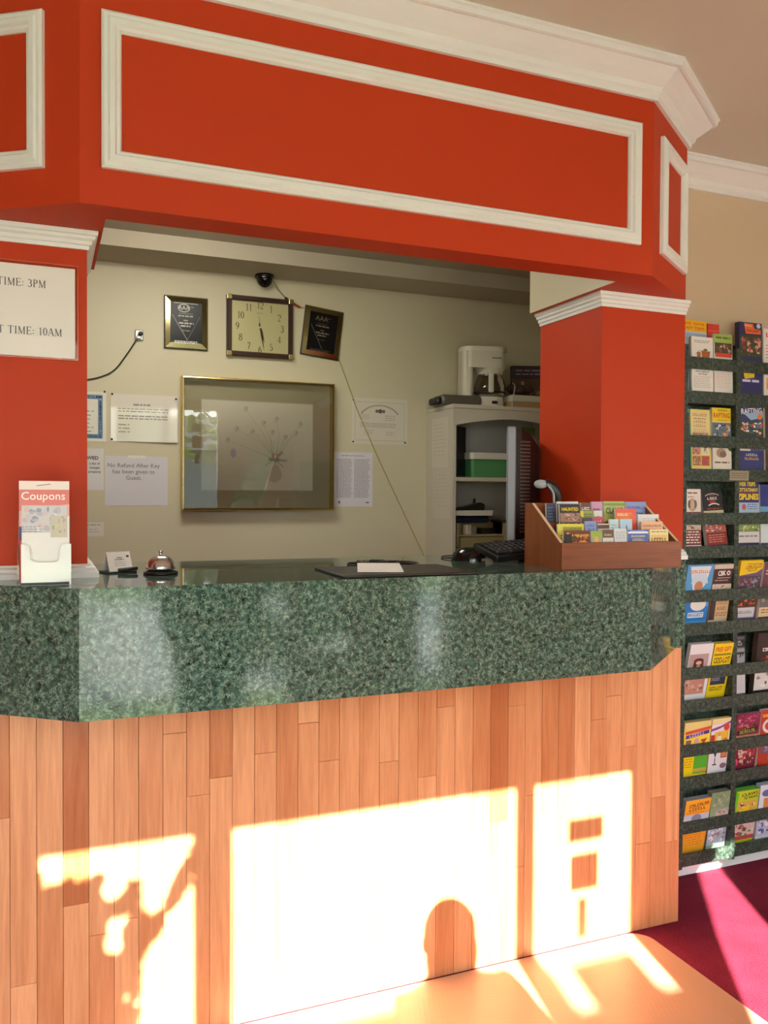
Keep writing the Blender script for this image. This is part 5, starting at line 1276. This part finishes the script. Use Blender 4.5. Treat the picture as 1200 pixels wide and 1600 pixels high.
# tier six
def q(d): d.r(0, .86, 1, 1, 'e8d488'); d.p([(.05, .80), (1, .86), (1, .91), (.05, .85)], 'e0543a'); d.p([(.08, .73), (.95, .79), (.95, .85), (.08, .79)], '5a3a98'); d.t('~6', .5, .79, .05, 'd8b8d8', .6, 5); d.r(.1, .62, .3, .71, '8a5a60'); d.e(.5, .67, .1, .12, 'd8a8a8'); d.p([(.65, .7), (.9, .72), (.78, .62)], 'c8442c'); d.l(.05, .95, .6, .55, 2, '9a8a40'); d.r(0, .15, .48, .5, 'f0d010'); d.l(.0, .45, .46, .25, 5, 'c89a10'); d.r(.48, .15, 1, .5, '58b030'); d.r(.48, .17, 1, .23, 'c8a848')
racked(5, 2.284, 2.402, .556, -8, .018, 'f0d840', q, 'yellow brochure with a purple ribbon at the left of the sixth rack row', pages='b8a868')
def q(d): d.r(0, .9, 1, 1, 'ecd8a0'); d.p([(0, .84), (.5, .88), (1, .95), (1, .91), (.4, .83), (0, .80)], '8a4aa0'); d.e(.8, .85, .16, .16, 'd84848'); d.p([(.2, .78), (.95, .8), (.9, .55), (.1, .55)], 'f0c030'); d.r(0, .52, .22, .74, 'c83a40'); d.e(.45, .66, .12, .22, 'e8e0d0'); d.e(.45, .74, .08, .08, 'd8a080'); d.e(.78, .64, .12, .1, 'e07a28'); d.p([(.2, .48), (.45, .48), (.33, .36)], '2a2a2a'); d.r(.31, .25, .35, .36, '3a3a3a'); d.r(.22, .24, .44, .26, '3a3a3a'); d.r(.62, .35, .95, .49, 'a85030'); d.r(.66, .37, .91, .47, 'e0884a'); d.e(.8, .22, .18, .12, '8a6a80')
racked(5, 2.404, 2.490, .557, -7, .014, 'e8e4e8', q, 'white, red and yellow food brochure in the sixth rack row', pages='d8c878')
def q(d): d.ph(0, .85, 1, 1, ['8a2a4a', 'c05a7a', '5a1a34', 'd890a0'], 141, 16); d.ph(0, .74, 1, .86, ['8a3040', 'd88a90', '4a2028', 'c8a070'], 142, 16); d.p([(.05, .66), (.9, .71), (.95, .79), (.05, .73)], '2a1a18'); d.t('~7', .5, .72, .05, 'a8c030', .7, 5); d.ph(0, .54, 1, .66, ['b08068', 'd8b0a0', '7a4048', 'e0c8b0'], 143, 20); d.ph(0, .15, 1, .5, ['7a2830', 'e0a898', '3a1a1c', 'b04048', 'd8c0b0'], 144, 36); d.e(.1, .22, .13, .14, 'e8487a')
racked(5, 2.516, 2.624, .562, -8, .014, '7a2a40', q, 'maroon and pink brochure in the sixth rack row, second compartment', pages='a05a70')
racked(5, 2.628, 2.738, .568, -6, .012, 'b83a24', lambda d: (d.r(.05, .88, .95, .93, 'e0902c'), d.t('~3', .5, .90, .03, 'f0e030', .5), d.a(.4, .74, .26, .2, 0, 360, .1, 'e0d8d4'), d.ph(.1, .3, .9, .5, ['6a5a70', 'd8c0b0', '8a7a98'], 151, 16), d.e(.6, .22, .16, .14, '6a9a3a')), 'red brochure with pale curls at the far right of the sixth rack row')
# tier seven
def q(d): d.t('~8', .55, .91, .055, '6a2a2a', .78, 4); d.t('~6', .5, .84, .05, '7a3030', .66, 4); d.r(.05, .775, .8, .785, 'd8602c'); d.r(0, .52, 1, .75, 'ccd0dc'); d.e(.5, .68, .2, .14, '8a8aa0'); d.l(.2, .8, .62, .56, 2, '5a5a70', .6); d.r(0, .15, 1, .5, 'f0a428'); d.l(.05, .9, .46, .2, 6, 'c8782a', .3)
racked(6, 2.290, 2.402, .290, -11, .022, 'f4b030', q, 'orange and white brochure at the left of the bottom rack row', pages='8a8a90')
def q(d): d.ph(0, .75, 1, 1, ['8aa078', '9ab088', 'b0b89a', '7a9070'], 161, 18); d.ph(.3, .6, 1, .72, ['c8b0a8', '6a4a50', 'd8d0c8', '7a6a50'], 162, 18); d.ph(0, .15, 1, .5, ['a8b8c8', 'c06040', 'e8e4e8', '7a6a90', 'd8e0e8'], 163, 24)
racked(6, 2.404, 2.490, .302, -8, .022, '8ea884', q, 'sage green map-like brochure in the bottom rack row', pages='7a7e72')
def q(d): d.p([(0, .52), (.08, .52), (.12, .97), (0, 1)], '6ac82c'); d.t('CLAWS', .6, .93, .055, '2e2a24', .7, 4); d.t("'N' PAWS", .66, .87, .05, '2e2a24', .6, 4); d.ph(.1, .55, .95, .82, ['d8b040', 'a04a38', '5a3a58', 'e0a878', 'c83a34', 'e8d0a0'], 171, 34); d.e(.5, .68, .14, .12, 'f0c818'); d.ph(0, .2, 1, .5, ['d8b8b0', 'b04a48', '7a3a34', '3a8a4a', 'e0c8c0', 'c88a78'], 172, 30); d.r(0, .15, 1, .22, 'b8484a')
racked(6, 2.514, 2.622, .292, -9, .026, 'c8d030', q, "green and yellow CLAWS 'N' PAWS brochure in the bottom rack row", pages='5aa838')
racked(6, 2.626, 2.738, .300, -7, .022, 'e0e2e8', lambda d: (d.e(.3, .86, .2, .12, '6a70a8'), d.ph(.2, .6, .95, .78, ['d88a48', 'e0b080', 'c8d0e0'], 181, 16), d.ph(0, .15, 1, .5, ['b8b8d0', '5a5a90', 'd8d8e0', '4a6aa8', 'e8e8ec'], 182, 24)), 'white and blue brochure at the far right of the bottom rack row', pages='a8b4c4')

# ------------------------------------------------------------ at the entrance, behind the camera: signs on the door glass, drapes added to shape a sun streak, a plant, a visitor
def door_sign(x0, z0, x1, z1, label, icon=False):
    b = MB(); b.box(-(x1 - x0) / 2, 0, -(z1 - z0) / 2, (x1 - x0) / 2, .003, (z1 - z0) / 2)
    o = onething('door_sign', b, mat('door_sign_white', 'e8e6e0', rough=.5), ((x0 + x1) / 2, YF - .0195, (z0 + z1) / 2), label, 'sign', 'signs stuck on the entrance door glass')
    return o
door_sign(1.152, 1.888, 1.276, 1.958, 'white sign stuck on the entrance door glass, uppermost of three')
door_sign(1.157, 1.743, 1.259, 1.853, 'white sign stuck on the entrance door glass, middle of three')
door_sign(1.187, 1.600, 1.219, 1.721, 'narrow white strip stuck on the entrance door glass, lowest of three')
DRAPE = mat('beige_drape', 'b8a68c', rough=.9)
def drape(poly, label):  # unseen, added so the slanted gap shapes the sun streak on the carpet
    P = []
    b = MB(); b.prism(poly, 0, .022, M=Matrix(((1, 0, 0, 0), (0, 0, 1, 0), (0, 1, 0, 0), (0, 0, 0, 1))) )
    z0 = min(p[1] for p in poly)
    onething('drape', b, DRAPE, (0, YF + .020, 0), label, 'drape', 'drapes at the right entrance window')
drape([(1.40, 1.88), (1.865, 1.88), (1.855, 1.755), (1.64, 1.48), (1.44, 1.18), (1.40, .5)], 'beige drape tied back at the right entrance window, left half')
drape([(2.08, 1.88), (1.965, 1.88), (1.935, 1.755), (1.85, 1.50), (1.78, 1.267), (1.66, .85), (1.70, .5), (2.08, .5)], 'beige drape tied back at the right entrance window, right half')

def inside(p, poly):
    c = False; n_ = len(poly)
    for i in range(n_):
        a, e = poly[i], poly[i - 1]
        if (a[1] > p[1]) != (e[1] > p[1]) and p[0] < (e[0] - a[0]) * (p[1] - a[1]) / (e[1] - a[1]) + a[0]: c = not c
    return c
GAPS = [[(.274, .440), (.276, .50), (.615, .50), (.585, .44), (.50, .405), (.44, .43), (.40, .445)], [(.495, .43), (.60, .47), (.52, .315), (.50, .35)],
        [(.408, .385), (.414, .415), (.446, .415), (.44, .372), (.42, .372)], [(.418, .25), (.422, .315), (.436, .325), (.436, .24)], [(.455, .305), (.462, .325), (.482, .315), (.47, .298)],
        [(.420, .165), (.428, .185), (.440, .18), (.436, .162)], [(.625, .375), (.59, .33), (.50, .20), (.485, -.15), (.625, -.15)]]
pt = thing('potted_plant', (-.05, -2.03, .0), 'leafy potted plant standing at the entrance window behind the camera', 'plant')
b = MB(); b.lathe([(0, 0), (.11, 0), (.15, .26), (.16, .26), (.16, .29), (.14, .29), (.13, .25), (0, .25)], 28); b.build('pot', mat('terracotta', '9a5a3a', rough=.8), pt)
b = MB(); b.tube([(0, 0, .25), (.01, 0, .7), (-.02, 0, 1.1), (-.05, 0, 1.5), (-.10, 0, 1.8)], .012, 8)
b.tube([(0, 0, .25), (.05, .01, .8), (-.10, .01, 1.3), (-.17, .01, 1.85)], .008, 8); b.build('stem', mat('green_stem', '5a6a38', rough=.7), pt)
b = MB(); rl = random.Random(77); DX, DZ = .22 * (YC + 2.03), math.tan(R(SUN_EL)) * _h * (YC + 2.03)
cnt = 0
while cnt < 3600:
    big = cnt < 1500
    X, Z = rl.uniform(.215, .66), rl.uniform(-.30, .53); a = rl.random() * 6.28; ln = rl.uniform(.022, .05) if big else rl.uniform(.010, .020); wl = ln * (.45 if big else .6)
    ring = [(X + ln * math.cos(t_) * math.cos(a) - wl * math.sin(t_) * math.sin(a), Z + ln * math.cos(t_) * math.sin(a) + wl * math.sin(t_) * math.cos(a)) for t_ in [6.283 * i / 10 for i in range(10)]]
    cnt += 1
    if any(inside(p, q_) for p in ring + [(X, Z)] for q_ in GAPS): continue
    dy = rl.uniform(-.04, .04)
    ds = [dy + .012 * math.cos(i) for i in range(10)]
    vs = [(p[0] - DX + .05 + SUN_RATIO * d_, d_, p[1] + DZ - _h * math.tan(R(SUN_EL)) * d_) for p, d_ in zip(ring, ds)]
    b.add(vs + [(X - DX + .05 + SUN_RATIO * dy, dy, Z + DZ - _h * math.tan(R(SUN_EL)) * dy)], [(i, (i + 1) % 10, 10) for i in range(10)])
b.build('foliage', mat('plant_leaf', '3f6a34', rough=.5), pt, fix=False)

def skin(name, pts, edges, rad, m, parent=None, loc=None, sub=2):
    me = bpy.data.meshes.new(name); me.from_pydata(pts, edges, []); me.materials.append(m)
    o = bpy.data.objects.new(name, me); COL.objects.link(o)
    if parent: o.parent = parent
    if loc: o.location = loc
    o.modifiers.new('skin', 'SKIN')
    for i, sv in enumerate(me.skin_vertices[0].data):
        r_ = rad[i]; sv.radius = r_ if isinstance(r_, tuple) else (r_, r_); sv.use_root = (i == 0)
    md = o.modifiers.new('sub', 'SUBSURF'); md.levels = sub; md.render_levels = sub
    for p in me.polygons: p.use_smooth = True
    return o
HS = 1.385 / 1.70
def sc(P): return [tuple(c * HS for c in p) for p in P]
Pb = [(0, 0, .95), (0, -.01, 1.15), (0, -.01, 1.36), (0, 0, 1.46), (0, .02, 1.56), (0, .02, 1.64),
      (-.17, -.01, 1.38), (-.22, .02, 1.12), (-.20, .14, .92), (.17, -.01, 1.38), (.22, .02, 1.12), (.20, .14, .92),
      (-.09, 0, .90), (-.10, .01, .50), (-.10, -.02, .08), (-.10, .12, .04), (.09, 0, .90), (.10, .01, .50), (.10, -.02, .08), (.10, .12, .04),
      (-.195, .20, .87), (.195, .20, .87)]
Eb = [(0, 1), (1, 2), (2, 3), (3, 4), (4, 5), (2, 6), (6, 7), (7, 8), (2, 9), (9, 10), (10, 11), (0, 12), (12, 13), (13, 14), (14, 15), (0, 16), (16, 17), (17, 18), (18, 19), (8, 20), (11, 21)]
Rb = [(.15, .11), (.14, .10), (.15, .10), (.055, .055), (.085, .095), (.07, .085), .06, .045, .032, .06, .045, .032, .085, .06, .042, .035, .085, .06, .042, .035, (.035, .02), (.035, .02)]
def rs(L, k_=1.0): return [tuple(x * HS * k_ for x in r_) if isinstance(r_, tuple) else r_ * HS * k_ for r_ in L]
SKIN_ = mat('skin', 'c89878', rough=.55)
person = skin('person', sc(Pb), Eb, rs(Rb), SKIN_, loc=(.902, -1.60, .0))
tag(person, 'person in a dark jacket and jeans standing at the entrance', 'person')
fing = []
for s_ in (-1, 1):
    for i, (dx, l) in enumerate(((-.024, .060), (-.008, .070), (.008, .066), (.024, .052))):
        skin('finger', sc([(s_ * .195 + dx, .215, .865), (s_ * .195 + dx, .215 + l * .6, .845), (s_ * .195 + dx, .215 + l * .8, .815)]), [(0, 1), (1, 2)], rs([.010, .009, .008]), SKIN_, person, sub=1)
    skin('thumb', sc([(s_ * .195 - s_ * .03, .19, .87), (s_ * .195 - s_ * .055, .225, .86), (s_ * .195 - s_ * .055, .25, .845)]), [(0, 1), (1, 2)], rs([.012, .011, .009]), SKIN_, person, sub=1)
skin('jacket', sc(Pb[:3] + Pb[6:12]), [(0, 1), (1, 2), (2, 3), (3, 4), (4, 5), (2, 6), (6, 7), (7, 8)], rs([(.165, .125), (.155, .115), (.165, .115), .072, .056, .044, .072, .056, .044]), mat('dark_jacket', '2a2c38', rough=.8), person)
skin('jeans', sc([(0, 0, .96), (-.09, 0, .90), (-.10, .01, .50), (-.10, -.02, .09), (.09, 0, .90), (.10, .01, .50), (.10, -.02, .09)]), [(0, 1), (1, 2), (2, 3), (0, 4), (4, 5), (5, 6)], rs([(.16, .12), .1, .072, .055, .1, .072, .055]), mat('denim', '3a4a68', rough=.85), person)
b = MB(); b.ellipsoid((0, -.012 * HS, 1.615 * HS), (.098 * HS, .105 * HS, .095 * HS), 20, 10, v0=-15, v1=90); b.ellipsoid((0, -.05 * HS, 1.55 * HS), (.1 * HS, .07 * HS, .14 * HS), 20, 10); b.build('hair', mat('brown_hair', '3a2a1e', rough=.7), person)
for s_ in (-1, 1):
    b = MB(); b.box(s_ * .10 * HS - .04, -.07, 0, s_ * .10 * HS + .04, .15, .06, 0, .02, seg=3); b.build('shoe', DARKBROWN, person)
    b = MB(); b.ellipsoid((s_ * .032 * HS, .105 * HS, 1.585 * HS), (.012 * HS, .006, .008 * HS), 10, 6); b.build('eye', mat('eye_white', 'e8e4e0', rough=.3), person)
    b = MB(); b.ellipsoid((s_ * .088 * HS, .015 * HS, 1.57 * HS), (.01, .016, .026), 10, 6); b.build('ear', SKIN_, person)
b = MB(); b.ellipsoid((0, .115 * HS, 1.555 * HS), (.012, .016, .02), 10, 6); b.build('nose', SKIN_, person)
b = MB(); b.ellipsoid((0, .102 * HS, 1.515 * HS), (.02, .006, .006), 10, 6); b.build('mouth', mat('lips', 'a8605a', rough=.5), person)
